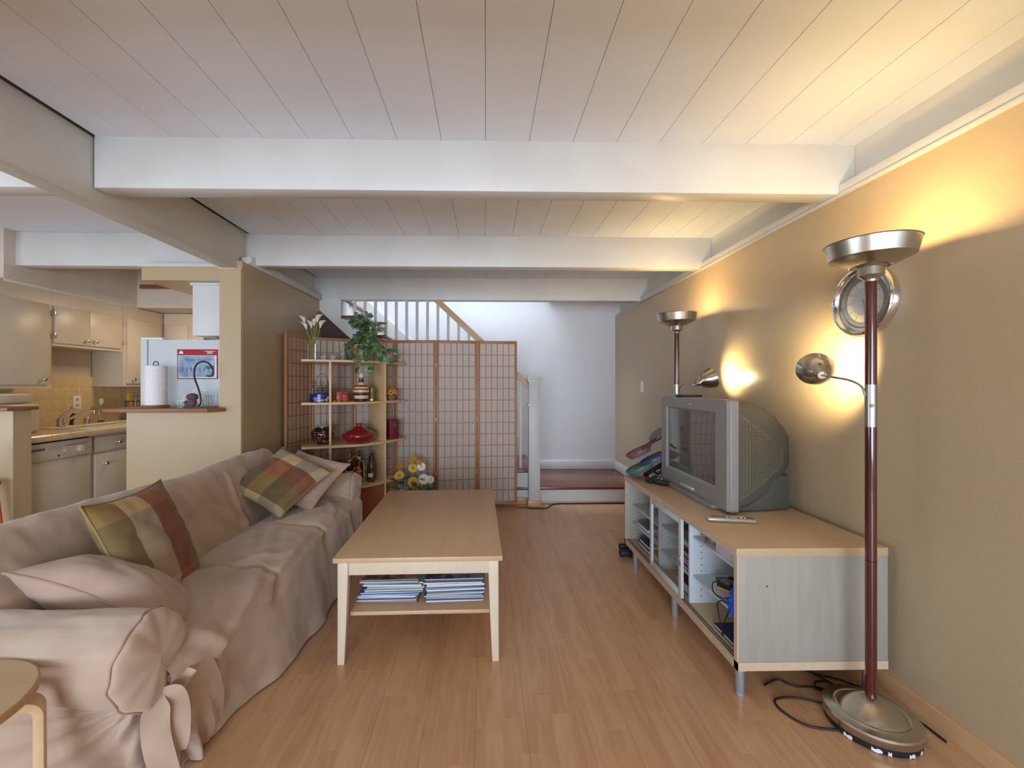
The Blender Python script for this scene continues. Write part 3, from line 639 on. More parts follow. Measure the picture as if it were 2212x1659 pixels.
for i in range(7):
    x = -.11+i*.032; z = -.028-.004*(i % 2)
    fg.box(x-.0032, x+.0032, -.0036, -.0031, z-.016, z).box(x-.0045, x-.0015, -.0036, -.0031, z-.030, z-.014).box(x+.0015, x+.005, -.0036, -.0031, z-.028, z-.014).sphere((x, -.0033, z+.005), .004, 8, 6, (1, .1, 1)).box(x-.016, x+.016, -.0036, -.0032, z-.003-.002*(i % 3), z-.001-.002*(i % 3))
part('skater_silhouettes', fg.box(.06, .125, -.0036, -.003, -.035, -.012), P('picture_dark_blue', lin(92, 114, 140), .6), cd, smooth=0)
wm = MB().box(-.138, -.106, -.0026, -.0018, .078, .088).box(-.134, -.110, -.0026, -.0018, .089, .096).box(-.126, -.118, -.0026, -.0018, .097, .102)
wm.box(.05, .135, -.0026, -.0018, .096, .099)
for k in range(3): wm.box(.072, .112, -.0026, -.0018, .079+k*.006, .082+k*.006)
part('printed_marks', wm, WHITEP, cd, smooth=0)
# things on the ledge
pt = thing('paper_towel_roll', 'white paper towel roll on a round wooden holder on the ledge', 'paper towels', (-2.37, 3.145, 1.110))
part('holder_base', MB().lathe([(0, 0), (.082, 0), (.085, .006), (.082, .018), (0, .018)], n=40), LEDGE, pt)
part('roll', MB().lathe([(.02, .02), (.066, .02), (.0665, .024), (.0665, .295), (.065, .299), (.02, .299), (.02, .02)], n=48), mottled('paper_towel', lin(240, 236, 236), lin(232, 228, 228), .9, 80, 2, .15, 200), pt)
part('wire_loop', MB().tube([(-.0, 0, .02), (0, 0, .31)], .003, 8).tube([(-.017, 0, .28), (-.017, 0, .315)]+[(-.017*math.cos(a), 0, .315+.017*math.sin(a)) for a in [R(t) for t in range(15, 180, 15)]]+[(.017, 0, .315), (.017, 0, .28)], .003, 8), BLACKR, pt)
rk = thing('wire_rack', 'small wire letter rack in three tiers on the ledge by the pillar', 'rack', (-2.09, 3.21, 1.110))
w_ = MB()
for (x0, x1, y, h) in ((-.135, .045, -.05, .050), (-.115, .085, -.015, .082), (-.075, .105, .02, .125)):
    w_.tube(spline([(x0, y, 0), (x0, y, h*.6), (x0+.004, y, h-.006), (x0+.015, y, h), (x1-.015, y, h), (x1-.004, y, h-.006), (x1, y, h*.6), (x1, y, 0)], 40), .0016, 6)
    k = x0+.022
    while k < x1-.01: w_.cyl((k, y, 0), (k, y, h), .0011, 6); k += .022
w_.tube([(-.13, -.05, .002), (-.13, .03, .002), (.105, .03, .002), (.045, -.05, .002)], .0018, 6, True)
part('wire_tiers', w_, STEELSAT, rk)
hk = thing('banana_hook', 'dark curved hook stand with a small seated figure at its foot on the ledge', 'stand', (-2.02, 3.10, 1.110))
part('plate', MB().prism([(-.11, -.03), (.04, -.04), (.10, -.03), (.12, -.01), (.10, .02), (-.04, .03), (-.10, .02)], 0, .010, 'Z'), P('slate', lin(84, 80, 76), .8), hk, bevel=.003)
part('hook', MB().tube(spline([(-.028, 0, .008), (-.006, 0, .03), (-.004, 0, .075), (-.020, 0, .14), (-.045, 0, .21), (-.048, 0, .27), (-.025, 0, .315), (.015, 0, .33), (.055, 0, .315), (.082, 0, .275), (.080, 0, .235), (.055, 0, .225), (.036, 0, .232)], 60), [.0062]*50+[.0062-.0003*i for i in range(10)], 10), P('dark_iron', lin(58, 52, 56), .5, .5), hk)
FIG = P('figure_clay', lin(92, 74, 68), .8)
fgr = part('seated_figure', MB().sphere((-.062, 0, .078), .034, 20, 12, (1.15, 1, .78)).sphere((-.058, 0, .038), .026, 16, 10, (1, .9, 1.25)).tube(spline([(-.085, -.005, .05), (-.10, -.02, .038), (-.075, -.025, .022)], 10), .009, 8).tube(spline([(-.05, -.01, .02), (-.085, -.02, .018), (-.10, -.02, .008)], 10), .011, 8), FIG, hk)
cb_ = thing('bread_maker', 'cream rounded kitchen appliance behind the far left wooden ledge', 'appliance', (-3.58, 3.24, .9125))
part('body', MB().box(-.19, .17, -.15, .13, 0, .22), APPL, cb_, bevel=.02, seg=4)
part('lid', MB().box(-.19, .12, -.15, .13, .222, .30), PAINTW, cb_, bevel=.02, seg=4)
single('spice_tin', MB().lathe([(0, 0), (.026, 0), (.026, .07), (.020, .082), (0, .084)], n=24), STEELSAT, 'small grey metal canister on the far left wooden ledge', 'canister', (-3.30, 2.95, 1.128))
# bar chair, mostly out of the picture
bch = thing('bar_chair', 'orange wooden bar chair standing before the half wall, cut by the picture edge', 'chair', (-3.26, 2.60, 0), .1)
part('seat', MB().box(-.22, .19, -.2, .2, .635, .665), ORANGEW, bch, bevel=.01)
for sx_, sy_ in ((-1, -1), (-1, 1), (1, -1), (1, 1)):
    part('leg', MB().tube([(sx_*.17, sy_*.17, .636), (sx_*.21, sy_*.21, 0)], [.018, .014], 12), ORANGEW, bch)
for sy_ in (-1, 1): part('back_post', MB().box(-.02, .02, sy_*.16-.012, sy_*.16+.012, 0, .26, Matrix.Translation((-.01, 0, .655)) @ rotm('Y', R(18))), ORANGEW, bch, bevel=.003)
part('back_rail', MB().box(-.012, .012, -.17, .17, .19, .25, Matrix.Translation((-.01, 0, .655)) @ rotm('Y', R(18))), ORANGEW, bch, bevel=.003)
for sy_ in (-1, 1): part('stretcher', MB().cyl((-.19, sy_*.19, .25), (.19, sy_*.19, .25), .010), ORANGEW, bch)

#PART2#
# ================================================================== SOFA
sofa = thing('sofa', 'long three-seat sofa under a draped taupe suede slipcover tied at the arms', 'sofa', (-1.35, 2.26, 0))
Y0, Y1 = 1.30, 3.22
prof = spline([(-1.742, 0, .015), (-1.746, 0, .25), (-1.745, 0, .50), (-1.738, 0, .68), (-1.705, 0, .765), (-1.65, 0, .795), (-1.585, 0, .775), (-1.53, 0, .70), (-1.475, 0, .59), (-1.425, 0, .49), (-1.395, 0, .437), (-1.37, 0, .436), (-1.32, 0, .455), (-1.23, 0, .468), (-1.12, 0, .468), (-1.01, 0, .455), (-.955, 0, .43), (-.93, 0, .395), (-.922, 0, .33), (-.905, 0, .22), (-.885, 0, .11), (-.872, 0, .012)], 150)
SEAMS = (1.95, 2.53)
def sstep(a, b, x):
    t = min(1, max(0, (x-a)/(b-a))); return t*t*(3-2*t)
FOLDS = [((1.42, .86), (2.35, .60), .013, .035), ((1.55, .80), (2.6, .72), .010, .03), ((1.46, .74), (1.85, .60), .012, .022), ((1.9, .64), (2.15, .74), .010, .02), ((2.05, .70), (2.55, .62), .011, .018), ((2.5, .62), (2.9, .70), .010, .018), ((2.35, .34), (2.62, .47), .014, .03), ((2.62, .30), (2.55, .5), .012, .022), ((1.45, .40), (1.6, .52), .014, .03), ((1.42, .34), (1.72, .46), .012, .022), ((2.8, .32), (2.95, .5), .012, .022), ((2.75, .66), (3.1, .60), .012, .02), ((2.7, .76), (3.05, .66), .011, .02), ((1.6, .92), (1.75, .98), .012, .03), ((2.9, .8), (3.05, .97), .014, .03), ((1.42, .70), (1.62, .97), .012, .03)]
def fold_h(y, u):
    h = 0
    for (y0, u0), (y1, u1), am, wd in FOLDS:
        ax, ay = y0, u0*1.5; bx, by = y1, u1*1.5; px, py = y, u*1.5
        dx, dy = bx-ax, by-ay; l2 = dx*dx+dy*dy
        t = max(0, min(1, ((px-ax)*dx+(py-ay)*dy)/l2)); qx, qy = ax+dx*t, ay+dy*t
        d = math.hypot(px-qx, py-qy)
        if d < wd*3: h += am*math.exp(-(d/wd)**2)*(.4+.6*math.sin(PI*t)) - am*.5*math.exp(-((d-wd*1.5)/wd)**2)*math.sin(PI*t)
    return h
nrm = []
for i in range(len(prof)):
    d = prof[min(i+1, 149)]-prof[max(i-1, 0)]; nrm.append(Vector((-d.z, 0, d.x)).normalized())
def sof(a, b):
    y = Y0+(Y1-Y0)*a; i = round(b*149); p = prof[i].copy(); n = nrm[i]; u = i/149
    seat = sstep(.50, .55, u)*(1-sstep(.80, .86, u)); back = sstep(.26, .32, u)*(1-sstep(.46, .50, u)); front = sstep(.78, .86, u)
    h = .010*fbm(y*3, u*6)+.004*fbm(y*11, u*20, 3)+fold_h(y, u)
    # cushion seams
    for s in SEAMS:
        d = abs(y-s-.02*math.sin(u*9)); h -= (seat*.020+back*.004)*math.exp(-(d/.016)**2)
        h -= sstep(.78, .82, u)*(1-sstep(.84, .90, u))*.030*math.exp(-(d/.05)**2)
    h += seat*.012*math.sin(PI*((y-Y0) % .575)/.575)
    p += n*h
    # the cover bellies out along the middle of the front, draws in near the near arm
    p.x += front*(-.125*(1-sstep(1.45, 2.15, y))*sstep(.80, 1.0, u) + .012*math.sin(y*17)*sstep(.86, 1, u) - .035*sstep(2.5, 3.1, y)*sstep(.85, 1, u))
    p.x += -(1-sstep(Y0, Y0+.18, y))*front*.03
    if u > .9: p.z += .004*math.sin(y*13)
    p.y = y
    # sagging top line of the back
    if .15 < u < .35: p.z += .010*math.sin(y*4.2+1)*sstep(.15, .22, u)*(1-sstep(.28, .35, u))
    return p
body = part('slipcover', MB().grid(sof, 180, 150), SUEDE, sofa, True, smooth=180)
def make_arm(flip):
    fy = (lambda y: 4.52-y) if flip else (lambda y: y)
    def V3(x, y, z): return Vector((x, fy(y), z))
    AY, AZ = 1.275, .492
    def roll(a, b):
        th = 2*PI*a
        if b < .86:
            x = -1.73+(b/.86)*(.755); k = 1; pull = sstep(.62, .86, b)
        else:
            t = (b-.86)/.14; x = -.975+.030*math.sin(t*PI/2); k = max(math.cos(t*PI/2), .001)**.8; pull = 1
        ry, rz = .122*(1+.05*math.sin(x*5)), .118
        r = 1+.07*fbm(math.cos(th)*1.2, math.sin(th)*1.2, x*3)+.035*fbm(math.cos(th)*2.5, math.sin(th)*2.5, x*8+2)
        # gathers near the front
        r += pull*.022*math.sin(th*5+1)*(.5-.5*math.sin(th))*k
        r = 1+(r-1)*k; y = AY+ry*math.cos(th)*k*r; z = AZ+rz*math.sin(th)*k*r
        dk = max(0, math.cos(th+PI*.42)); z -= .050*pull*dk**4*max(k, .35); x += .006*pull*math.sin(th*3+.5)*k; r_ = noise.noise(Vector((math.cos(th)*2.2, math.sin(th)*2.2, x*6+4)))
        x += .014*pull*k*k*r_
        return V3(x, y, z)
    am = part('arm', MB().grid(roll, 72, 90), SUEDE, sofa, True, smooth=180)
    # seam round the end panel
    ring = [roll(i/60, .845)+Vector((.004, 0, 0)) for i in range(60)]
    ring = [V3(p.x, AY+(fy(p.y)-AY)*1.02, AZ+(p.z-AZ)*1.02) for p in ring]
    part('seam', MB().tube(ring, .0032, 6, True), PIPING, am, True)
    # hanging cover: outer side, corner and front, gathered to the tie
    K = (-.985, 1.285, .372)
    topc = [(-1.735, 1.17, .46), (-1.5, 1.168, .455), (-1.25, 1.17, .445), (-1.12, 1.185, .425), (-1.05, 1.215, .40), (-1.01, 1.255, .382), (-.985, 1.285, .372), (-.975, 1.31, .375), (-.972, 1.35, .385), (-.965, 1.40, .40), (-.95, 1.46, .42)]
    botc = [(-1.735, 1.34, .01), (-1.55, 1.35, .01), (-1.36, 1.35, .01), (-1.24, 1.37, .01), (-1.13, 1.395, .01), (-1.06, 1.42, .01), (-1.02, 1.445, .01), (-.995, 1.475, .012), (-.985, 1.515, .014), (-.99, 1.56, .012), (-1.0, 1.62, .01)]
    n = 160; T = spline(topc, n); B = spline(botc, n)
    def skirt(a, b):
        i = round(a*(n-1)); p = T[i].lerp(B[i], b)
        d = B[min(i+1, n-1)]-B[max(i-1, 0)]; nn_ = Vector((d.y, -d.x, 0)).normalized()
        w = math.exp(-((a-.62)/.20)**2)
        belly = .045*math.sin(PI*b)*(1-.8*w)
        pl = w*(.008+.040*b)*math.sin(a*44+.6*math.sin(b*3)) + .014*fbm(a*7, b*2, 5)*(.3+b) + w*(1-b)**2*.006*math.sin(a*120)
        ag = math.atan2(p.z-K[2], p.x-K[0]); ds = math.hypot(p.z-K[2], p.x-K[0])
        pl += .013*math.exp(-ds/.40)*sstep(.01, .10, ds)*math.sin(ag*19+1.5*fbm(ds*5, ag))*(1-sstep(.62, .7, a))
        q = p+nn_*(belly+pl)
        q.z += .012*math.sin(a*23)*b*w if b > .9 else 0
        q.z = max(q.z, .006)
        return V3(q.x, q.y, q.z)
    part('arm_drape', MB().grid(skirt, n, 60), SUEDE, sofa, True, smooth=180)
    # inner side from the roll to the seat
    inn = lambda a, b: V3(-1.73+.77*a, 1.36+.06*b+.01*fbm(a*5, b*3), .52-.10*b+.008*fbm(a*6, b*4, 2))
    part('arm_lining', MB().grid(inn, 40, 12), SUEDE, sofa, True, smooth=180)
    # tie: knot, loop end and two hanging tails
    def ribbon(pts, w, th=.003):
        c = spline(pts, 26); mb = MB(); rr = []
        for i, p in enumerate(c):
            d = (c[min(i+1, 25)]-c[max(i-1, 0)]).normalized(); sd = d.cross(Vector((.75, -.66, 0))).normalized()
            if sd.length < .1: sd = Vector((0, 1, 0))
            ww = w*(.45+.55*sstep(0, 7, i)); nn2 = sd.cross(d).normalized(); cup = .007*math.sin(i*.35)
            rr.append([V3(*(p+sd*ww-nn2*th+nn2*cup)), V3(*(p+sd*ww+nn2*th+nn2*cup)), V3(*(p+nn2*th)), V3(*(p-sd*ww+nn2*th+nn2*cup)), V3(*(p-sd*ww-nn2*th+nn2*cup)), V3(*(p-nn2*th))])
        return mb.rings(rr)
    kx, ky, kz = K
    tie = part('tie', MB().sphere(V3(kx+.018, ky, kz), .020, 16, 10, (.8, 1.1, .9)), SUEDE, sofa, True, smooth=180)
    part('tie_tail', ribbon([(kx+.02, ky, kz), (kx+.045, ky+.015, kz-.02), (kx+.055, ky+.03, kz-.08), (kx+.05, ky+.035, kz-.15), (kx+.04, ky+.03, kz-.20)], .036), SUEDE, tie, True, smooth=60)
    part('tie_tail', ribbon([(kx+.02, ky, kz), (kx+.03, ky-.02, kz-.04), (kx+.035, ky-.022, kz-.11), (kx+.04, ky-.01, kz-.19), (kx+.045, ky+.0, kz-.25)], .034), SUEDE, tie, True, smooth=60)
    part('tie_tail', ribbon([(kx+.02, ky, kz), (kx+.035, ky+.04, kz+.012), (kx+.05, ky+.07, kz+.002), (kx+.06, ky+.085, kz-.012)], .024), SUEDE, tie, True, smooth=60)
make_arm(False); make_arm(True)

def pillow(name, label, mat, pip, c, ux, uz, w, h, th, bend=0, group=None, puff=1, seed=0):
    """square cushion: ux along its width, uz up its height"""
    ux = Vector(ux).normalized(); uz = Vector(uz); uz = (uz-ux*uz.dot(ux)).normalized(); uy = uz.cross(ux)
    Mx = Matrix((ux, uy, uz)).transposed().to_4x4(); Mx.translation = Vector(c)
    t = bpy.data.objects.new(name, None); COL.objects.link(t); t.matrix_world = Mx; ROOT[t.name] = Mx
    t['label'] = label; t['category'] = 'pillow'
    if group: t['group'] = group
    def edge(a, b):
        x = (a-.5)*2; z = (b-.5)*2
        px = x*(1-.10*(1-abs(z)**2.2)*abs(x)**3); pz = z*(1-.10*(1-abs(x)**2.2)*abs(z)**3)
        return px*w/2, pz*h/2, x, z
    def bendf(v):
        if bend:
            v.y += bend*(v.x/(w/2))**2
        return v
    mb = MB()
    for sgn in (-1, 1):
        def f(a, b):
            px, pz, x, z = edge(a, b)
            k = max(0, (1-abs(x)**2.6)*(1-abs(z)**2.6))**.55
            wr_ = .010*fbm(x*2.2+seed, z*2.2, sgn)*k + .006*noise.noise(Vector((x*3*(1+abs(z)), z*6, seed+sgn)))*k
            return bendf(Vector((px, sgn*(th/2*k*puff+wr_), pz)))
        mb.grid(f, 36, 36)
    o = part('cover', mb, mat, t, smooth=180)
    pts = []
    for i in range(24): px, pz, *_ = edge(i/24, 0); pts.append((px, pz))
    for i in range(24): px, pz, *_ = edge(1, i/24); pts.append((px, pz))
    for i in range(24): px, pz, *_ = edge(1-i/24, 1); pts.append((px, pz))
    for i in range(24): px, pz, *_ = edge(0, 1-i/24); pts.append((px, pz))
    part('piping', MB().tube([bendf(Vector((x, 0, z))) for x, z in pts], .0042, 6, True), pip, t)
    return t
pillow('throw_pillow', 'green and terracotta plaid pillow leaning on the sofa back nearer the camera', PLAID1, PIPEG, (-1.345, 1.755, .635), (-.07, .42, -.01), (-.13, -.05, .33), .48, .47, .14, group='plaid pillows', seed=3)
pillow('throw_pillow', 'plaid pillow standing on its corner at the far end of the sofa', PLAID2, PIPEG, (-1.31, 2.79, .665), (.40, -.14, -.14), (.10, .35, .22), .45, .45, .14, group='plaid pillows', seed=9)
pillow('throw_pillow', 'plain taupe pillow behind the far plaid pillow against the far arm', SUEDE2, PIPING, (-1.235, 2.955, .635), (.46, -.14, -.09), (.16, .34, .25), .44, .43, .13, group='taupe pillows', seed=5)
pillow('throw_pillow', 'plain taupe pillow slumped over the near sofa arm', SUEDE2, PIPING, (-1.265, 1.530, .540), (.54, .02, -.26), (-.02, .40, -.20), .55, .33, .20, .03, group='taupe pillows', seed=14)

# ================================================================== COFFEE TABLE
tb = thing('coffee_table', 'pale birch coffee table with tapered legs and a lower shelf of magazines', 'table', (-.318, 2.583, 0), R(1.1))
part('tabletop', MB().box(-.384, .384, -.622, .622, .470, .493), TABLEW, tb, bevel=.003)
for s in (-1, 1):
    for q in (-1, 1):
        x0, y0 = s*.343, q*.585
        l = MB()
        rr = []
        for z, a, ofs in ((.470, .023, 0), (.40, .023, 0), (.16, .0185, .005), (0, .0155, .010)):
            cx, cy_ = x0+s*ofs, y0+q*ofs*.3
            rr.append([(cx-a, cy_-a, z), (cx+a, cy_-a, z), (cx+a, cy_+a, z), (cx-a, cy_+a, z)])
        part('leg', l.rings(rr), TABLEL, tb, bevel=.002)
for q in (-1, 1):
    part('apron', MB().box(-.322, .322, q*.585-.010, q*.585+.010, .405, .470), TABLEL, tb, bevel=.001)
    part('apron', MB().box(q*.343-.010, q*.343+.010, -.565, .565, .405, .470), TABLEL, tb, bevel=.001)
part('shelf', MB().box(-.328, .328, -.545, .545, .192, .211), TABLEW, tb, bevel=.004)
# magazines: every one its own
mc = [lin(*c) for c in ((222, 222, 218), (206, 214, 218), (168, 182, 196), (226, 222, 210), (150, 158, 162), (206, 192, 164), (40, 58, 116), (50, 112, 178), (176, 66, 50), (130, 128, 112))]
MM_ = [P('magazine_paper_%d' % i, c, .35) for i, c in enumerate(mc)]
COVA = mottled('cover_art_brown', lin(112, 78, 62), lin(196, 150, 120), .3, 14, 3, lo=.45, hi=.55)
COVB = mottled('cover_art_blue', lin(66, 82, 124), lin(150, 162, 184), .3, 12, 3, lo=.45, hi=.55)
tM = ROOT[tb.name]
mlabels = ('left pile', 'right pile')
for st_, (cx, cy_) in enumerate(((-.155, -.365), (.155, -.36))):
    z = .2115; cnt = 19
    for k in range(cnt):
        th = random.choice((.0042, .0052, .006, .0072)); dx = random.uniform(-.012, .012)-(.03*math.sin(k*.35+.5) if st_ == 0 else .008*math.sin(k*.5)); dyy = random.uniform(-.008, .008)
        a = random.uniform(-.03, .03)
        ci = random.choice((0, 0, 0, 1, 1, 2, 3, 3, 4, 5)) if k not in (1, 3, 7, 11, 16) else random.choice((6, 7, 9))
        if k == 0: ci = 8 if st_ == 0 else 1
        if st_ == 1 and k == 3: ci = 8
        w2 = .142+random.uniform(-.004, .002)
        m = MM_[ci]
        c = tM @ Vector((cx+dx*.6, cy_+dyy+.0, 0))
        pos = 'at the bottom' if k == 0 else ('on top' if k == cnt-1 else 'within')
        lab = 'magazine %s of the %s on the coffee table shelf' % (pos, mlabels[st_])
        lab = {0: 'bottom magazine of the %s under the coffee table top', cnt-1: 'topmost magazine, cover showing, of the %s under the coffee table top'}.get(k, 'thin white-spined magazine inside the %s on the coffee table shelf') % mlabels[st_]
        if ci in (6, 7): lab = '%s blue-spined magazine %s the %s on the coffee table shelf' % ('dark' if ci == 6 else 'bright', 'low in' if k < 6 else ('in the middle of' if k < 13 else 'high in'), mlabels[st_])
        if ci == 8 and k: lab = 'red-spined magazine low in the right pile on the coffee table shelf'
        if ci == 9: lab = 'olive-grey magazine %s the %s on the coffee table shelf' % ('low in' if k < 6 else ('in the middle of' if k < 13 else 'high in'), mlabels[st_])
        lab = lab.replace('thin white-spined', {0: 'thin white-spined', 1: 'thin pale grey-white', 2: 'thin bluish grey', 3: 'cream-white', 4: 'mid-grey', 5: 'beige-spined'}.get(ci, 'thin'))
        t = thing('magazine', lab, 'magazine', (c.x, c.y, z), R(1.1)+a+(R(2) if st_ else 0), 'magazines in the %s under the coffee table' % mlabels[st_])
        part('pages', MB().box(-w2, w2, -.105, .105, 0, th-.0006), m, t, smooth=0)
        part('cover', MB().box(-w2, w2, -.1055, .105, th-.0005, th), (COVA if st_ == 0 else COVB) if k == cnt-1 else MM_[random.choice((0, 2, 6, 7, 9, 4))], t, smooth=0)
        z += th+.0004

# ================================================================== TV BENCH
bn = thing('tv_bench', 'birch television bench on grey metal legs with open bays and a glass door', 'bench', (1.33, 2.42, 0))
BX0, BX1, BY0, BY1, BZ0, BZ1 = 1.022, 1.64, 1.722, 3.135, .118, .614
part('top_panel', MB().box(BX0-.006, BX1, BY0-.002, BY1+.002, BZ1-.034, BZ1), BENCH, bn, True, .0015)
part('bottom_panel', MB().box(BX0, BX1, BY0, BY1, BZ0, BZ0+.034), BENCH, bn, True, .0015)
part('side_panel', MB().box(BX0, BX1, BY0, BY0+.022, BZ0+.034, BZ1-.034), BENCHSIDE, bn, True, .001, label='greyish side panel facing the camera')
part('side_panel', MB().box(BX0, BX1, BY1-.022, BY1, BZ0+.034, BZ1-.034), BENCHSIDE, bn, True, .001)
part('edge_band', MB().box(BX0-.004, BX0+.001, BY0, BY0+.023, BZ0, BZ1-.034).box(BX0-.007, BX0+.001, BY0-.001, BY1, BZ1-.034, BZ1-.001).box(BX0-.004, BX0+.001, BY0, BY1, BZ0, BZ0+.034).box(BX0-.004, BX0+.001, BY1-.022, BY1, BZ0, BZ1-.03).box(BX0, BX1, BY0-.0018, BY0-.0002, BZ0, BZ0+.034), BENCHEDGE, bn, True)
part('back_panel', MB().box(BX1-.012, BX1-.004, BY0+.02, BY1-.02, BZ0+.03, BZ1-.03), BENCHWHITE, bn, True)
PY = (2.205, 2.60)
for y in PY: part('divider', MB().box(BX0+.03, BX1-.012, y-.008, y+.008, BZ0+.034, BZ1-.034), BENCHWHITE, bn, True, .001)
bays = ((BY0+.022, PY[0]-.008, (.300, .500)), (PY[0]+.008, PY[1]-.008, (.282, .432)), (PY[1]+.008, BY1-.022, (.284, .408)))
for y0, y1, zs in bays:
    for z in zs: part('shelf', MB().box(BX0+.045, BX1-.013, y0, y1, z-.012, z), BENCHWHITE, bn, True, .001)
pn = MB()
for y, sgn in ((PY[0]-.0085, -1), (PY[0]+.0085, 1), (PY[1]-.0085, -1), (BY1-.0225, -1)):
    for z in [BZ0+.07+k*.032 for k in range(13)]:
        pn.cyl((BX0+.09, y-.0006, z), (BX0+.09, y+.0006, z), .0028, 8)
part('peg_holes', pn, DARKGAP, bn, True, smooth=0, kind='stuff')
part('track', MB().box(BX0+.006, BX0+.010, BY0+.022, BY1-.022, BZ0+.034, BZ0+.036).box(BX0+.018, BX0+.022, BY0+.022, BY1-.022, BZ0+.034, BZ0+.036), DARKGAP, bn, True)
part('screw_cap', MB().cyl((1.14, BY0-.0008, .46), (1.14, BY0+.001, .46), .0035, 10), BLACK, bn, True)
DY0, DY1, DZ0, DZ1 = 2.235, 2.665, BZ0+.037, BZ1-.038
dr_ = part('glass_door', MB().box(BX0+.002, BX0+.016, DY0, DY0+.034, DZ0, DZ1).box(BX0+.002, BX0+.016, DY1-.03, DY1, DZ0, DZ1).box(BX0+.002, BX0+.016, DY0+.034, DY1-.03, DZ0, DZ0+.034).box(BX0+.002, BX0+.016, DY0+.034, DY1-.03, DZ1-.034, DZ1), P('door_frame_white', lin(206, 214, 210), .4), bn, True, .001, label='sliding door with pale frame and glass pane')
part('glass_pane', MB().box(BX0+.008, BX0+.010, DY0+.03, DY1-.028, DZ0+.03, DZ1-.03), TINT, dr_, True, smooth=0)
part('knob', MB().lathe([(0, 0), (.004, 0), (.004, .008), (.010, .012), (.009, .020), (0, .022)], (BX0+.002, DY0+.040, .35), 18, rotm('Y', -PI/2)), CHROME, dr_, True)
part('latch', MB().box(BX0-.002, BX0+.004, DY0+.004, DY0+.016, .325, .375), STEELSAT, dr_, True, .001)
for x, y in ((BX0+.025, BY0+.03), (BX0+.025, 2.36), (BX0+.025, 2.985), (BX1-.05, BY0+.04), (BX1-.05, 2.36), (BX1-.05, 2.985)):
    part('leg', MB().lathe([(0, 0), (.0165, 0), (.018, .004), (.018, .010), (.0165, .012), (.0165, .016), (.0172, .018), (.0172, .110), (.026, .111), (.026, .118), (0, .118)], (x, y, 0), 28), LEGSTEEL, bn, True, smooth=30)
# contents
WB = P('book_white', lin(226, 226, 232), .5)
def book(label, x0, x1, y0, y1, z0, z1, cov, spine='-x', group=None, name='book', cat='book', art=None):
    t = thing(name, label, cat, ((x0+x1)/2, (y0+y1)/2, z0), group=group)
    part('pages', MB().box(x0+.004, x1-.003, y0+.003, y1-.003, z0+.002, z1-.002), WB, t, True, smooth=0)
    part('cover', MB().box(x0, x1, y0, y1, z0, z0+.002).box(x0, x1, y0, y1, z1-.002, z1).box(x1-.002, x1, y0, y1, z0, z1), cov, t, True, smooth=0)
    if art: part('cover_art', art, MATS.get('gold_print') or P('gold_print', lin(150, 132, 84), .5), t, True, smooth=0)
    return t
S1 = .500; S2 = .300
# right-hand open bay
single('glass_jar', MB().lathe([(0, 0), (.052, 0), (.055, .004), (.055, .050), (.050, .056), (0, .057)], n=32), STEELSAT, 'round shiny metal tin on the top shelf of the open bench bay', 'tin', (1.135, 2.10, S1))
bb = thing('board_game_box', 'white box with a dark picture lid on the top shelf of the bench', 'box', (1.19, 1.89, S1))
part('box', MB().box(1.072, 1.36, 1.755, 1.985, S1, S1+.056), P('box_lilac_white', lin(214, 210, 226), .5), bb, True, .001)
part('lid_picture', MB().box(1.072, 1.36, 1.755, 1.985, S1+.056, S1+.058), mottled('lid_picture', lin(84, 80, 84), lin(140, 134, 134), .35, 20, 3), bb, True, smooth=0)
hb_ = thing('card_box', 'hexagonal black and tan box with a small camera on the middle bench shelf', 'box', (1.16, 2.03, S2))
part('box', MB().prism([(1.10, 2.02), (1.13, 1.97), (1.20, 1.96), (1.24, 2.02), (1.21, 2.08), (1.13, 2.09)], S2, S2+.022, 'Z'), P('kraft_tan', lin(206, 170, 124), .6), hb_, True, .001)
part('lid', MB().prism([(1.098, 2.02), (1.129, 1.968), (1.201, 1.958), (1.242, 2.02), (1.211, 2.082), (1.129, 2.092)], S2+.022, S2+.034, 'Z'), BLACK, hb_, True, .001)
cmr = thing('camera', 'small grey compact camera lying on the hexagonal box in the bench', 'camera', (1.16, 2.02, S2+.034), .5)
part('body', MB().box(-.042, .042, -.024, .024, 0, .018), GREYP, cmr, bevel=.004)
part('lens', MB().cyl((.01, 0, .018), (.01, 0, .024), .014), BLACK, cmr)
bag = MB().grid(lambda a, b: Vector((1.17+.26*a, 1.80+.26*b, S2+.004+max(0, .07*math.sin(PI*min(1, a*1.1))*math.sin(PI*b))+.012*fbm(a*6, b*6)*math.sin(PI*b))), 26, 26)
single('plastic_bag', bag, P('bag_grey', lin(96, 104, 110), .45), 'crumpled dark grey plastic bag on the middle shelf of the open bench bay', 'bag', smooth=180)
bx = thing('product_box', 'small bright blue and brown box on the middle bench shelf', 'box', (1.10, 1.87, S2), .12)
part('box', MB().box(-.03, .05, -.045, .045, 0, .022), P('box_cyan', lin(30, 148, 222), .4), bx, bevel=.001)
part('top_print', MB().box(-.03, .05, -.045, .045, .022, .0232), P('box_brown_print', lin(136, 116, 104), .5), bx, smooth=0)
part('label_print', MB().box(-.0306, -.030, -.03, .03, .006, .014), WHITEP, bx, smooth=0)
bb2 = MB()
for j in range(13):
    z = j/12; s = 1-.25*z**3
    bb2.v += [(1.105+.075*s*math.cos(2*PI*i/20)+.006*math.sin(i*3+j), 1.795+.042*s*math.sin(2*PI*i/20)+.004*math.cos(i*2+j), S2+.001+.135*z+(.012*math.sin(i*1.7) if j == 12 else 0)) for i in range(20)]
for j in range(12):
    for i in range(20): bb2.f.append((j*20+i, j*20+(i+1) % 20, (j+1)*20+(i+1) % 20, (j+1)*20+i))
bb2.f += [tuple(range(20)), tuple(240+i for i in range(20))]
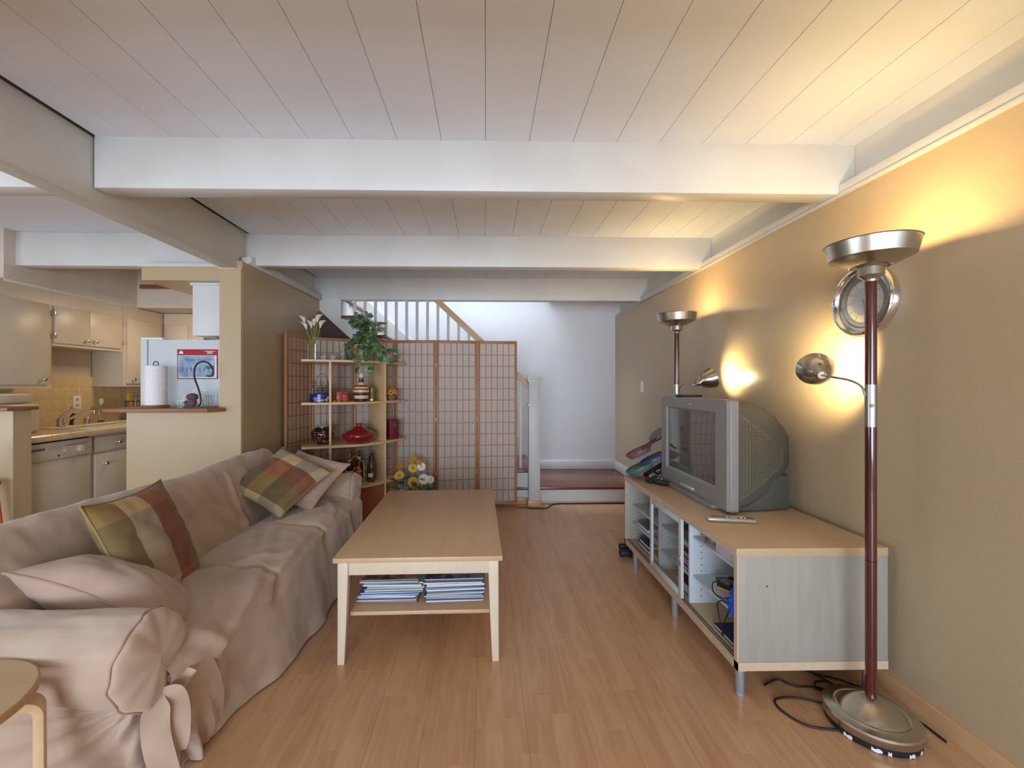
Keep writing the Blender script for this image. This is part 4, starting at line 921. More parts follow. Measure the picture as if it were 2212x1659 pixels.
single('blue_bag', bb2, P('bag_blue', lin(10, 92, 226), .5), 'vivid blue cloth bag standing on the middle bench shelf by the side panel', 'bag', smooth=60)
cab = thing('camera_cable', 'black cable looped over the middle bench shelf edge, end hanging down', 'cable', (1.07, 1.92, S2))
part('loop', MB().tube(spline([(1.075, 1.93, S2+.004), (1.062, 1.985, S2+.010), (1.075, 2.01, S2+.045), (1.10, 1.96, S2+.060), (1.10, 1.88, S2+.05), (1.07, 1.85, S2+.02), (1.055, 1.86, S2-.03), (1.05, 1.875, S2-.07), (1.05, 1.885, S2-.11)], 60), .0028, 8), BLACK, cab, True)
part('loop', MB().tube(spline([(1.13, 1.80, S2+.01), (1.08, 1.84, S2+.01), (1.058, 1.90, S2+.012), (1.05, 1.93, S2-.02), (1.05, 1.905, S2-.08), (1.05, 1.885, S2-.115)], 50), .0028, 8), BLACK, cab, True)
part('plug', MB().cyl((1.05, 1.885, S2-.105), (1.05, 1.885, S2-.135), .0045, 10), BLACK, cab, True)
zb = BZ0+.0365
art = MB().lathe([(0, zb+.0165), (.030, zb+.0165), (.030, zb+.017), (0, zb+.017)], (1.17, 1.835, 0), 24)
for k in range(16):
    a = 2*PI*k/16; art.box(-.004, .004, -.004, .004, zb+.0165, zb+.017, Matrix.Translation((1.17+.05*math.cos(a), 1.835+.05*math.sin(a), 0)) @ rotm('Z', a))
book('dark blue paperback with a golden sun on its cover in the bottom of the bench', 1.06, 1.24, 1.76, 1.98, zb, zb+.0165, P('book_navy', lin(44, 56, 100), .4), art=art)
# middle bay behind the glass
single('wooden_box', MB().box(1.09, 1.30, 2.235, 2.42, .432, .485), P('brown_box', lin(126, 84, 62), .5), 'brown wooden box on the top shelf behind the glass door', 'box', bevel=.004)
for k in range(6):
    c = (178, 58, 40) if k == 5 else random.choice(((168, 66, 50), (150, 62, 50), (178, 76, 56)))
    book('red disc case in the stack behind the glass door' if k < 5 else 'bright red disc case topmost of the stack behind the glass door', 1.075+random.uniform(0, .012), 1.21, 2.235+random.uniform(0, .01), 2.35+random.uniform(0, .02), .2825+k*.0155, .2825+k*.0155+.0145, P('case_red_%d' % k, lin(*c), .35), group='stack of red disc cases behind the glass door', name='disc_case', cat='disc case')
book('thick book with red cover at the bottom behind the glass door', 1.08, 1.28, 2.235, 2.42, BZ0+.0345, BZ0+.085, P('book_red', lin(156, 44, 48), .4))
# far bay
deer = MB().sphere((0, 0, .05), .016, 12, 8, (.7, 1.5, .8)).sphere((0, .026, .075), .009, 10, 8, (.8, 1.3, 1))
for sx_, sy_ in ((-1, -1), (1, -1), (-1, 1), (1, 1)): deer.cyl((sx_*.006, sy_*.015, .045), (sx_*.008, sy_*.017, 0), .003, 8)
for s in (-1, 1): deer.tube([(s*.003, .022, .082), (s*.014, .018, .100), (s*.012, .014, .112)], .0018, 6).tube([(s*.010, .019, .094), (s*.02, .02, .104)], .0015, 6)
single('deer_figurine', deer, P('figurine_cream', lin(214, 196, 172), .5), 'tiny cream antlered deer figurine on the upper shelf behind the glass door', 'figurine', (1.09, 2.64, .408))
single('keepsake_box', MB().box(1.20, 1.42, 2.62, 2.80, .408, .49), P('box_rosewood', lin(150, 104, 88), .5), 'dusty red-brown box standing deep on the upper shelf behind the glass', 'box', bevel=.003)
gc = thing('game_console', 'white tapered game console standing upright in a grey dock', 'console', (1.16, 2.84, .408))
part('body', MB().rings([[(-.055, -.022, .03), (.09, -.022, .03), (.09, .022, .03), (-.055, .022, .03)], [(-.035, -.020, .150), (.09, -.020, .150), (.09, .020, .150), (-.035, .020, .150)]]), WHITEP, gc, bevel=.003)
part('dock', MB().rings([[(-.08, -.034, 0), (.10, -.034, 0), (.10, .034, 0), (-.08, .034, 0)], [(-.056, -.026, .052), (.09, -.026, .052), (.09, .026, .052), (-.056, .026, .052)]]), GREYP, gc, bevel=.002)
book('white case with grey picture cover on the middle shelf of the far bench bay', 1.075, 1.25, 2.84, 3.02, .284, .309, P('book_grey_art', lin(120, 124, 122), .4))
book('blue-grey game case topmost in the bottom of the far bench bay', 1.08, 1.25, 2.83, 3.0, BZ0+.060, BZ0+.082, P('book_dark_art', lin(70, 84, 108), .4))
book('dark game case lowest in the far bench bay', 1.075, 1.25, 2.82, 3.01, BZ0+.0365, BZ0+.059, P('book_dark_art2', lin(62, 60, 62), .4))
book('brown book lying on the middle shelf behind the glass, left part', 1.08, 1.28, 2.62, 2.76, .284, .30, P('book_brown', lin(142, 104, 74), .4))
book('orange-red book lying in the bottom behind the glass door frame', 1.08, 1.26, 2.62, 2.76, BZ0+.0365, BZ0+.075, P('book_orange', lin(176, 84, 62), .4))

# ================================================================== TELEVISION
tv = thing('television', 'bulky silver-grey tube television on the birch bench by the wall', 'television', (1.40, 2.56, .614))
TX, TY0, TY1, TZ0, TZ1 = 1.222, 2.150, 2.975, .626, 1.198
SY0, SY1, SZ0, SZ1 = 2.266, 2.890, .722, 1.132
f = MB()
f.box(TX, TX+.062, TY0, SY0, TZ0, TZ1).box(TX, TX+.062, SY1, TY1, TZ0, TZ1).box(TX, TX+.062, SY0, SY1, TZ0, SZ0).box(TX, TX+.062, SY0, SY1, SZ1, TZ1)
part('front_frame', MB().prism([(TY0, TZ0), (TY1, TZ0), (TY1, TZ1), (TY0, TZ1)], TX+.012, TX+.062, 'X'), TVF, tv, True, .010, seg=4)
# flat bezel face with its opening
o4 = [(TY0+.008, TZ0+.006), (TY1-.008, TZ0+.006), (TY1-.008, TZ1-.006), (TY0+.008, TZ1-.006)]
i4 = [(SY0, SZ0), (SY1, SZ0), (SY1, SZ1), (SY0, SZ1)]
i5 = [(SY0+.012, SZ0+.012), (SY1-.012, SZ0+.012), (SY1-.012, SZ1-.012), (SY0+.012, SZ1-.012)]
bz = MB().rings([[(TX+.014, a, b_) for a, b_ in o4], [(TX, a, b_) for a, b_ in o4], [(TX, a, b_) for a, b_ in i4], [(TX+.012, a, b_) for a, b_ in i5]], cap=False)
part('bezel', bz, TVF, tv, True, smooth=0)
part('screen', MB().grid(lambda a, b: Vector((TX+.0115-.0015*math.sin(PI*a)*math.sin(PI*b), SY0+.008+(SY1-SY0-.016)*a, SZ0+.008+(SZ1-SZ0-.016)*b)), 12, 12), SCREEN, tv, True, smooth=180)
part('front_foot', MB().box(TX-.030, TX+.03, TY0+.10, TY1-.10, .6145, .640), P('tv_foot', lin(134, 130, 126), .4), tv, True, .006)
part('speaker_bump', MB().box(TX-.010, TX+.002, 2.50, 2.66, .652, .672), P('tv_light_trim', lin(188, 184, 178), .4), tv, True, .006)
part('flap_line', MB().box(TX-.0006, TX+.001, 2.32, 2.48, .690, .6915).box(TX-.0006, TX+.001, 2.32, 2.3215, .648, .690), GREYP, tv, True, smooth=0)
part('logo_mark', MB().box(TX-.0008, TX+.001, 2.54, 2.556, 1.158, 1.163), WHITEP, tv, True, smooth=0)
# tapering back shell
def ring(x, y0, y1, z0, z1, c=.03):
    return [(x, y0+c, z0), (x, y1-c, z0), (x, y1, z0+c), (x, y1, z1-c), (x, y1-c, z1), (x, y0+c, z1), (x, y0, z1-c), (x, y0, z0+c)]
shell = [ring(1.284, 2.170, 2.915, .634, 1.188, .02), ring(1.36, 2.178, 2.905, .640, 1.182, .03), ring(1.46, 2.205, 2.88, .680, 1.155, .04), ring(1.56, 2.245, 2.84, .740, 1.105, .05), ring(1.625, 2.28, 2.80, .785, 1.050, .05), ring(1.652, 2.31, 2.77, .82, 1.00, .05)]
part('back_shell', MB().rings(shell), TVB, tv, True, .004, smooth=30)
part('lower_shell', MB().rings([ring(1.29, 2.20, 2.90, .6145, .70, .01), ring(1.48, 2.215, 2.87, .6145, .78, .01), ring(1.605, 2.245, 2.84, .6145, .80, .01)]), TVB, tv, True, .003)
vg = MB()
def side_y(x):
    xs = [(1.284, 2.170), (1.36, 2.178), (1.46, 2.205), (1.56, 2.245), (1.625, 2.28)]
    for (a, ya), (b_, yb) in zip(xs, xs[1:]):
        if a <= x <= b_: return ya+(yb-ya)*(x-a)/(b_-a)
    return 2.28
x = 1.305
while x < 1.56:
    f_ = (x-1.305)/.255; ztop = 1.105-.17*f_; zbot = .70+.155*f_
    z = zbot+(.008 if int(x*1000) % 2 else 0)
    while z < ztop:
        y = side_y(x); vg.box(x, x+.0085, y-.0016, y+.004, z, z+.0058); z += .0125
    x += .0175
part('vent_slots', vg, TVD, tv, True, smooth=0, kind='stuff')
vp_ = MB(); xs_ = [1.298+.0285*i for i in range(11)]
for xa, xb in zip(xs_, xs_[1:]):
    zt_ = lambda x: 1.128-.175*(x-1.298)/.255; zl_ = lambda x: .680+.155*(x-1.298)/.255
    vp_.add([(xa, side_y(xa)-.0008, zl_(xa)), (xb, side_y(xb)-.0008, zl_(xb)), (xb, side_y(xb)-.0008, zt_(xb)), (xa, side_y(xa)-.0008, zt_(xa))], [(0, 1, 2, 3)])
part('vent_panel', vp_, P('tv_vent_tan', lin(100, 95, 80), .6), tv, True, smooth=0)
vg = MB()
for k in range(14):
    for j in range(10):
        x = 1.37+k*.0165; z = .632+j*.0125; lim = .645+ (x-1.34)*.62
        if z < min(lim, .76): vg.box(x, x+.008, 2.213-.0045+(x-1.37)*.16, 2.22+(x-1.37)*.16, z, z+.006)
part('vent_slots', vg, TVD, tv, True, smooth=0, kind='stuff')
# things on the bench top
rm = thing('remote_control', 'silver remote control with white and red buttons on the bench by the television', 'remote control', (1.185, 2.055, .6145), R(-8))
part('body', MB().rings([[(-.105, -.018, .004), (.10, -.022, .002), (.105, .018, .002), (-.105, .018, .004)], [(-.115, -.024, .014), (.108, -.026, .010), (.110, .022, .010), (-.112, .022, .014)], [(-.108, -.019, .024), (.104, -.022, .018), (.105, .018, .018), (-.106, .018, .024)]]), P('remote_silver', lin(190, 180, 166), .3, .5), rm, bevel=.003)
part('face', MB().box(-.09, .10, -.016, .014, .021, .0226, rotm('Y', R(1.6))), P('remote_face', lin(120, 112, 100), .45), rm)
for k, (x, y, c) in enumerate([(-.02+.016*i, -.008+.010*j, 1 if (i, j) in ((1, 1), (3, 0), (5, 1)) else 0) for i in range(6) for j in range(3)]):
    part('button', MB().cyl((x, y, .020), (x, y, .0252), .0034, 8), P('button_red', lin(190, 40, 36), .4) if c and 'button_red' not in MATS else (MATS['button_red'] if c else WHITEP), rm)
single('usb_stick', MB().box(-.012, .030, -.008, .008, 0, .010).box(.03, .042, -.005, .005, .002, .008), P('pale_blue_plastic', lin(186, 208, 224), .4), 'pale blue memory stick beside the corner of the television', 'memory stick', (1.155, 2.12, .6145), .3, bevel=.002)
single('thin_device', MB().box(-.065, .065, -.045, .045, 0, .014), BLACK, 'flat black box lying on top of the television', 'device', (1.30, 2.73, 1.1975), .1, bevel=.003)
# drum controller
dm = thing('drum_controller', 'game drum controller with green, blue and red rimmed grey pads at the bench end', 'drum controller', (1.25, 3.0, .614))
PADG = P('pad_grey', lin(106, 104, 102), .7)
def pad(cx, cy_, cz, r, tilt, col, nm):
    M = Matrix.Translation((cx, cy_, cz)) @ rotm('Y', R(-tilt)) @ rotm('X', R(-7))
    p_ = part('drum_pad', MB().lathe([(0, -.030), (r*.8, -.030), (r*.93, -.010), (r*.97, 0), (r*.97, .004), (0, .006)], (0, 0, 0), 40, M), PADG, dm, True)
    m2 = MB().lathe([(r*.93, .0), (r, .0), (r*1.01, .005), (r, .010), (r*.93, .010)], (0, 0, 0), 40, M); m2.f = m2.f[:-2]
    part('rim', m2, P(nm, lin(*col), .4), p_, True)
pad(1.10, 3.05, .690, .105, 27, (0, 128, 92), 'rim_green')
pad(1.205, 3.07, .748, .100, 27, (44, 84, 170), 'rim_blue')
pad(1.135, 3.17, .785, .100, 27, (176, 40, 56), 'rim_red')
pad(1.42, 3.13, .830, .100, 27, (190, 150, 40), 'rim_yellow')
part('frame', MB().tube([(1.12, 3.02, .635), (1.40, 3.08, .78)], .014, 12).tube([(1.30, 3.03, .625), (1.33, 3.11, .80)], .014, 12).tube([(1.10, 3.10, .63), (1.33, 3.11, .80), (1.42, 3.10, .90)], .012, 12), BLACK, dm, True)
part('control_box', MB().box(-.10, .05, -.045, .045, -.02, .02, Matrix.Translation((1.29, 3.04, .700)) @ rotm('Y', R(-27))), BLACK, dm, True, .004)
cyb = MB().lathe([(0, 0), (.09, -.004), (.092, 0), (.09, .004), (0, .018)], (0, 0, 0), 36, Matrix.Translation((1.265, 3.10, .925)) @ rotm('Y', R(-38)))
part('cymbal_pad', cyb, PADG, dm, True)
part('orange_grip', MB().tube([(1.235, 3.05, .897), (1.29, 3.05, .935)], [.008, .012], 10), P('grip_orange', lin(230, 118, 70), .4), dm, True)
part('stick', MB().tube([(1.11, 3.04, .818), (1.17, 3.045, .858), (1.30, 3.05, .93)], [.005, .012, .015], 10), BLACK, dm, True)
def pad_ctrl(loc, rz, label):
    t = thing('game_controller', label, 'game controller', loc, rz, 'black game controllers on the bench')
    part('body', MB().sphere((0, 0, .020), .03, 18, 10, (1.5, .9, .6)).tube([(-.035, 0, .02), (-.055, -.03, .016), (-.06, -.055, .013)], [.018, .015, .009], 12).tube([(.035, 0, .02), (.055, -.03, .016), (.06, -.055, .013)], [.018, .015, .009], 12), BLACK, t, smooth=60)
    for x in (-.016, .016): part('thumb_stick', MB().cyl((x, -.012, .03), (x, -.012, .044), .008), GREYP, t)
    return t
pad_ctrl((1.125, 2.93, .6145), .7, 'black game controller lying nearer the far corner of the bench')
pad_ctrl((1.145, 2.83, .6145), 1.9, 'black game controller lying against the television frame')
# by the far end of the bench, on the floor
pdm = thing('drum_pedal', 'black round-ended drum pedal on the floor at the far end of the bench', 'pedal', (1.03, 3.19, 0))
part('roller', MB().cyl((-.035, -.02, .030), (.05, -.02, .030), .028, 20), BLACKR, pdm, bevel=.004)
part('roller', MB().cyl((-.02, .045, .050), (.05, .045, .050), .024, 20), BLACKR, pdm, bevel=.004)
part('plate', MB().box(-.01, .14, -.04, .06, 0, .012), BLACK, pdm, bevel=.002)

# ================================================================== CORDS
crd = thing('cable_tangle', 'tangle of black power cords on the floor under the near end of the bench', 'cord', (1.45, 1.75, 0))
part('cord', MB().tube(spline([(1.30, 1.56, .005), (1.20, 1.585, .005), (1.155, 1.66, .005), (1.17, 1.715, .006), (1.25, 1.725, .006), (1.33, 1.70, .005), (1.40, 1.66, .005)], 60), .0042, 8), BLACKR, crd, True)
part('cord', MB().tube(spline([(1.18, 1.80, .005), (1.26, 1.83, .006), (1.30, 1.79, .006), (1.38, 1.78, .008), (1.46, 1.745, .006), (1.50, 1.72, .005), (1.47, 1.80, .007), (1.44, 1.90, .006), (1.5, 2.0, .02)], 70), .0042, 8), BLACKR, crd, True)
part('cord', MB().tube(spline([(1.37, 1.76, .014), (1.40, 1.80, .014), (1.45, 1.80, .014), (1.46, 1.765, .014), (1.41, 1.745, .014), (1.37, 1.76, .014)], 40), .0042, 8), BLACKR, crd, True)
part('cord', MB().tube(spline([(1.40, 1.92, .006), (1.45, 1.86, .008), (1.53, 1.82, .006), (1.60, 1.74, .006), (1.635, 1.63, .006), (1.64, 1.5, .006)], 50), .0042, 8), BLACKR, crd, True)
single('floor_cable', MB().tube(spline([(.33, 4.45, .005), (.40, 4.44, .005), (.46, 4.41, .005), (.55, 4.40, .006), (.63, 4.41, .006), (.68, 4.50, .006), (.78, 4.565, .006), (1.1, 4.57, .006), (1.5, 4.57, .006), (1.63, 4.5, .006)], 90), .005, 8), BLACKR, 'thin black cord running along the foot of the stair landing', 'cord', smooth=60)

# ================================================================== STOOL
sto = thing('bentwood_stool', 'round birch plywood stool with bent legs in the near left corner', 'stool', (-1.255, .965, 0))
part('seat', MB().lathe([(0, .534), (.193, .534), (.195, .538), (.195, .552), (.191, .556), (0, .556)], n=72), STOOLW, sto)
part('seat_edge', MB().lathe([(.194, .5355), (.1965, .537), (.1965, .553), (.194, .5545)], n=72), PLYEDGE, sto)
for k in range(3):
    a = R(40+120*k)
    pts = [(.07, .514)]+[(.205-.045+.045*math.sin(t), .514-.045+.045*math.cos(t)) for t in [PI/2*i/8 for i in range(9)]]+[(.206, .25), (.208, 0)]
    inn = [(.07, .496)]+[(.160+.026*math.sin(t), .469+.027*math.cos(t)) for t in [PI/2*i/8 for i in range(9)]]+[(.186, .25), (.188, 0)]
    poly = pts+inn[::-1]
    nn3 = len(pts); mb = MB(); M = rotm('Z', a)
    rr = []
    for (r0, z0), (r1, z1) in zip(pts, inn): rr.append([M @ Vector((r0, -.029, z0)), M @ Vector((r0, .029, z0)), M @ Vector((r1, .029, z1)), M @ Vector((r1, -.029, z1))])
    part('leg', mb.rings(rr), STOOLW, sto, bevel=.002)

# ================================================================== SHELVING UNIT
sh = thing('shelf_unit', 'open birch corner shelving unit with bowed shelves standing before the folding screen', 'shelving unit', (-1.2, 3.95, 0))
FR = spline([(-1.552, 3.655, 0), (-1.44, 3.69, 0), (-1.332, 3.727, 0), (-1.16, 3.80, 0), (-1.04, 3.90, 0), (-.935, 4.045, 0), (-.86, 4.19, 0), (-.80, 4.33, 0)], 30)
SZ = (1.490, 1.1215, .747, .3725, .03)
BK = [(-.83, 4.345), (-1.15, 4.285), (-1.44, 4.165), (-1.60, 4.02), (-1.635, 3.85)]
# keep the back of the shelves clear of the folded screen
for z in SZ:
    ypts = [(p.x, p.y) for p in FR]+BK
    part('shelf', MB().prism(ypts, z-.020, z, 'Z'), BIRCH, sh, True, .002)
def upright(p, q, z0, z1):
    a = Vector((*p, 0)); b_ = Vector((*q, 0)); d = b_-a; ang = math.atan2(d.y, d.x); M = Matrix.Translation(a) @ rotm('Z', ang)
    part('upright', MB().box(0.0, d.length, -.009, .009, z0, z1, M), BIRCHZ, sh, True, .0015)
for k in range(4):
    upright((-1.335, 3.728), (-1.435, 4.02), SZ[k+1], SZ[k]-.020)
    upright((-.937, 4.050), (-1.13, 4.26), SZ[k+1], SZ[k]-.020)
part('plinth', MB().box(0, .5, -.009, .009, 0, .04, Matrix.Translation((-1.33, 3.76, 0)) @ rotm('Z', R(33))), BIRCH, sh, True)
part('closed_panel', MB().box(0.02, .47, .0, .012, .03, .352, Matrix.Translation((-1.33, 3.77, 0)) @ rotm('Z', R(36))), P('brown_panel', lin(150, 88, 60), .5), sh, True, label='reddish brown closed lower panel')

# --- top shelf
T0 = SZ[0]+.0003
cl = thing('glass_vase', 'tall clear square glass vase holding white calla lilies on the top shelf', 'vase', (-1.50, 3.78, T0))
part('vase', MB().rings([[(-.034, -.034, 0), (.034, -.034, 0), (.034, .034, 0), (-.034, .034, 0)], [(-.036, -.036, .135), (.036, -.036, .135), (.036, .036, .135), (-.036, .036, .135)]], cap=False).box(-.033, .033, -.033, .033, 0, .012), CLEAR, cl, bevel=.001)
part('edge_glint', MB().box(-.036, -.033, -.036, -.033, 0, .135).box(.033, .036, -.036, -.033, 0, .135), P('glint_pale', lin(206, 216, 200), .1, .2), cl)  # opaque pale strips, a painted glint along the front glass edges
STEMG = P('stem_green', lin(120, 146, 62), .5); LILY = P('lily_white', lin(236, 230, 216), .5, Subsurface_Weight=.2)
for (dx, dy_, h, lean) in ((-.075, 0, .325, -.8), (-.02, .01, .285, -.2), (.035, .0, .335, .5), (-.055, -.01, .27, -1.0), (.055, .01, .285, .9), (.0, .02, .305, .2)):
    cf_ = thing('calla_lily', 'white calla lily standing in the tall glass vase', 'flower', (-1.50, 3.78, T0+.005), group='calla lilies in the glass vase')
    tip = Vector((dx, dy_, h))
    part('stem', MB().tube(spline([(dx*-.15, dy_*.5, 0), (dx*.15, dy_, .14), (dx*.7, dy_, h*.75), tip], 16), .004, 8), STEMG, cf_)
    def lf(a, b):
        th = a*2*PI; r = .006+.026*b**1.6*(1+.45*math.cos(th)*b); z = .055*b+.012*b*b*math.cos(th)
        return tip+Vector((r*math.cos(th)*(1 if lean > 0 else -1)+lean*.012*b, r*math.sin(th), z-.01))
    part('bloom', MB().grid(lf, 20, 9), LILY, cf_, smooth=180)
for i, x in enumerate((-1.415, -1.345)):
    Mc = rotm('Z', .5) @ rotm('X', .6) @ rotm('Y', .62)
    y = 3.79+i*.03
    single('glass_cube', MB().box(-.017, .017, -.017, .017, -.017, .017, Mc), P('crystal_%d' % i, (.9, .9, .9), .03, 0, Transmission_Weight=.8), 'small faceted crystal cube on the top shelf, %s' % ('closer to the lily vase' if i == 0 else 'closer to the ivy pot'), 'ornament', (x, y, T0+.029), bevel=.003, group='crystal cubes on the top shelf')
ang_ = thing('glass_ornament', 'sparkling clear glass angel ornament on the top shelf beside the ivy', 'ornament', (-1.27, 3.87, T0))
part('body', MB().lathe([(0, 0), (.022, 0), (.024, .004), (.010, .02), (.022, .045), (.026, .06), (.012, .085), (.008, .10), (.015, .115), (.010, .13), (.0, .135)], n=14), MATS['crystal_0'], ang_, smooth=0)
part('wings', MB().prism([(-.006, .06), (-.035, .085), (-.045, .13), (-.02, .15), (0, .10), (.02, .15), (.04, .13), (.03, .085), (.006, .06)], -.002, .002, 'Y'), CLEAR, ang_)
ivy = thing('potted_ivy', 'trailing variegated ivy in a pale wicker pot on the top shelf', 'plant', (-1.12, 4.00, T0))
WICK = mottled('wicker_pale', lin(222, 200, 172), lin(176, 148, 118), .8, 60, 2, .6, 90, stretch=(1, 1, 2.5))
pm = MB(); 
for j in range(9):
    r = .064+.004*j; pm.tube([(r*math.cos(2*PI*k/32), r*math.sin(2*PI*k/32)+0, .008+j*.0165) for k in range(32)], .0088, 6, True)
part('wicker_pot', pm.lathe([(0, .001), (.060, .001), (.092, .15), (0, .14)], n=32), WICK, ivy)
LG = [mottled('ivy_leaf_%d' % i, lin(*a), lin(*b_), .4, 22, 3, lo=.5, hi=.68) for i, (a, b_) in enumerate((((72, 116, 76), (130, 160, 104)), ((88, 130, 80), (176, 190, 120)), ((60, 100, 68), (110, 140, 92)), ((124, 160, 76), (200, 206, 132))))]
def leafmesh(m, w=1, nm='leaf'):
    out = [(0, 0), (.35, -.10), (.52, .12), (.46, .42), (.26, .75), (0, 1.0), (-.26, .75), (-.46, .42), (-.52, .12), (-.35, -.10)]
    vs = [(0, .05, .02)]+[(x*w, y, -.10*abs(x)-.12*y*y) for x, y in out]+[(0, .5, .0)]
    n = len(out); fs = []
    for i in range(n):
        a, b_ = 1+i, 1+(i+1) % n
        mid = (out[i][1]+out[(i+1) % n][1])/2
        fs.append((0 if mid < .3 else n+1, a, b_))
    fs += [(0, 3, n+1), (0, n+1, 9)]
    mb = MB(); mb.v = vs; mb.f = fs
    me = bpy.data.meshes.new(nm); me.from_pydata(vs, [], fs); me.materials.append(m); return me
LM = [leafmesh(m) for m in LG]
rnd = random.Random(11)
vines = MB()
def addleaf(p, s, dirv):
    q = Vector(dirv).to_track_quat('Y', 'Z').to_matrix().to_4x4()
    M = Matrix.Translation(p) @ q @ rotm('Y', rnd.uniform(-.9, .9)) @ rotm('X', rnd.uniform(-.5, .3)) @ Matrix.Scale(s, 4)
    place(rnd.choice(LM[:3]+LM[:3]+LM), 'leaf', ivy, M)
ends = []
for k in range(30):
    a = 2*PI*k/30+rnd.uniform(-.15, .15); rr0 = rnd.uniform(.08, .19); h = rnd.uniform(.13, .40)
    if k % 3 == 0: h = rnd.uniform(.30, .42); rr0 = rnd.uniform(.03, .12)
    e_ = Vector((rr0*math.cos(a), rr0*math.sin(a)*.7, h)); ends.append(spline([(0.02*math.cos(a), .02*math.sin(a), .13), (rr0*.4*math.cos(a), rr0*.4*math.sin(a), .15+h*.5), e_], 8))
for e_ in ([(.03, -.03, .14), (.10, -.10, .16), (.16, -.08, .10), (.22, -.02, .09), (.27, .06, .13)], [(.04, -.03, .14), (.12, -.10, .14), (.20, -.06, .05), (.25, .03, -.0), (.29, .06, .05)], [(.0, -.05, .14), (-.02, -.12, .12), (-.02, -.17, .03), (.0, -.19, -.05), (-.02, -.20, -.085)], [(.03, -.05, .14), (.06, -.13, .11), (.08, -.19, .02), (.10, -.20, -.06), (.11, -.20, -.10)], [(-.03, -.04, .14), (-.09, -.08, .15), (-.13, -.10, .07), (-.10, -.12, .01)], [(-.04, -.03, .14), (-.12, -.05, .17), (-.15, -.06, .10)], [(0, -.05, .15), (.02, -.12, .13), (.05, -.15, .06), (.05, -.16, .02)], [(.05, -.04, .14), (.12, -.12, .12), (.17, -.11, .04)]):
    ends.append(spline(e_, 12))
for c in ends:
    vines.tube(c, .0016, 5)
    st0 = 2 if len(c) == 8 else 2
    for i in range(st0, len(c)):
        for rep in range(2 if len(c) == 8 and i > 3 else (2 if len(c) == 12 and i < 9 else 1)):
            if rnd.random() < .12: continue
            d = (c[i]-c[i-1]).normalized()+Vector((rnd.uniform(-1, 1), rnd.uniform(-1.1, .4), rnd.uniform(-.9, .35)))
            addleaf(c[i]+Vector((rnd.uniform(-.012, .012), rnd.uniform(-.012, .012), rnd.uniform(-.01, .01))), rnd.uniform(.038, .060), d)
part('vines', vines, STEMG, ivy)
# --- second shelf
T1 = SZ[1]+.0003
tin = thing('cookie_tin', 'dark blue cookie tin with white script and cookies on the second shelf', 'tin', (-1.445, 3.80, T1), R(16))
part('tin', MB().lathe([(0, 0), (.084, 0), (.088, .003), (.088, .056), (0, .058)], n=48), P('tin_blue', lin(30, 42, 110), .25, .2), tin)
part('lid', MB().lathe([(0, .050), (.091, .050), (.091, .070), (.088, .073), (0, .073)], n=48), P('tin_lid_blue', lin(40, 58, 132), .25, .2), tin)
def on_cyl(mb, r, a0):
    out = []
    for x, y, z in mb.v:
        a = a0+x/r; out.append(((r+.0006+y)*math.sin(a), -(r+.0006+y)*math.cos(a), z))
    mb.v = out; return mb
txt = xform(text_mb('Jule!', .028, .0003, .35), Matrix.Translation((0, 0, .030)) @ RX); part('lettering', on_cyl(txt, .0885, -.55), WHITEP, tin, smooth=0)
txt = xform(text_mb('Danish', .030, .0003, .35), Matrix.Translation((0, 0, .010)) @ RX); part('lettering', on_cyl(txt, .0885, -.55), WHITEP, tin, smooth=0)
part('cookie_picture', on_cyl(MB().lathe([(.004, -.0003), (.015, -.0003), (.015, .0003), (.004, .0003)], (.085, 0, .022), 20, RX).lathe([(.004, -.0003), (.013, -.0003), (.013, .0003), (.004, .0003)], (.102, 0, .042), 20, RX), .0885, -.3), P('cookie_tan', lin(214, 146, 84), .6), tin, smooth=0)
part('red_seal', on_cyl(MB().lathe([(0, -.0003), (.006, -.0003), (.006, .0003), (0, .0003)], (-.004, 0, .038), 16, RX), .0885, -.6), P('seal_red', lin(196, 52, 60), .5), tin, smooth=0)
bk = thing('wire_basket', 'dark scrolled wire basket with tall handle standing on the blue tin', 'basket', (-1.435, 3.81, T1+.0735), R(16))
w_ = MB(); r = .075
for z, rr1 in ((.002, .066), (.028, .072), (.055, .076), (.072, .077)): w_.tube([(rr1*math.cos(2*PI*k/32), rr1*math.sin(2*PI*k/32), z) for k in range(32)], .0018, 6, True)
for k in range(16):
    a = 2*PI*k/16; w_.cyl((.066*math.cos(a), .066*math.sin(a), .002), (.077*math.cos(a), .077*math.sin(a), .072), .0014, 6)
for k in range(8):
    a = 2*PI*k/8; cx_, cy2 = .077*math.cos(a), .077*math.sin(a); tx, ty = -math.sin(a), math.cos(a)
    w_.tube([(cx_+tx*q, cy2+ty*q, .072+zz) for q, zz in [(.018*math.cos(t)*(1-t/9), .020+.016*math.sin(t)*(1-t/9)) for t in [j*.5 for j in range(14)]]], .0013, 5)
w_.tube([(-.05*math.cos(t), 0, .07+.105*math.sin(t)) for t in [PI*j/24 for j in range(25)]], .0022, 6)
part('wirework', w_, P('antique_wire', lin(74, 62, 60), .5, .5), bk)
part('contents', MB().sphere((-.02, -.02, .03), .028).sphere((.025, .0, .03), .026).sphere((-.0, .03, .034), .024), P('basket_fill', lin(120, 112, 92), .8), bk, label='pale green soaps')
rc = thing('red_candle_box', 'red gift box with worn gold marks on the second shelf left of the striped vase', 'box', (-1.285, 3.865, T1), R(28))
part('box', MB().box(-.046, .046, -.035, .035, 0, .088), mottled('gift_red', lin(150, 32, 48), lin(196, 84, 76), .35, 22, 3), rc, bevel=.002)
part('ribbon', MB().box(-.006, .006, -.0362, .0362, 0, .0892).sphere((-.030, 0, .096), .012, 12, 8, (1.3, 1, .8)), P('ribbon_red', lin(172, 36, 40), .4), rc)
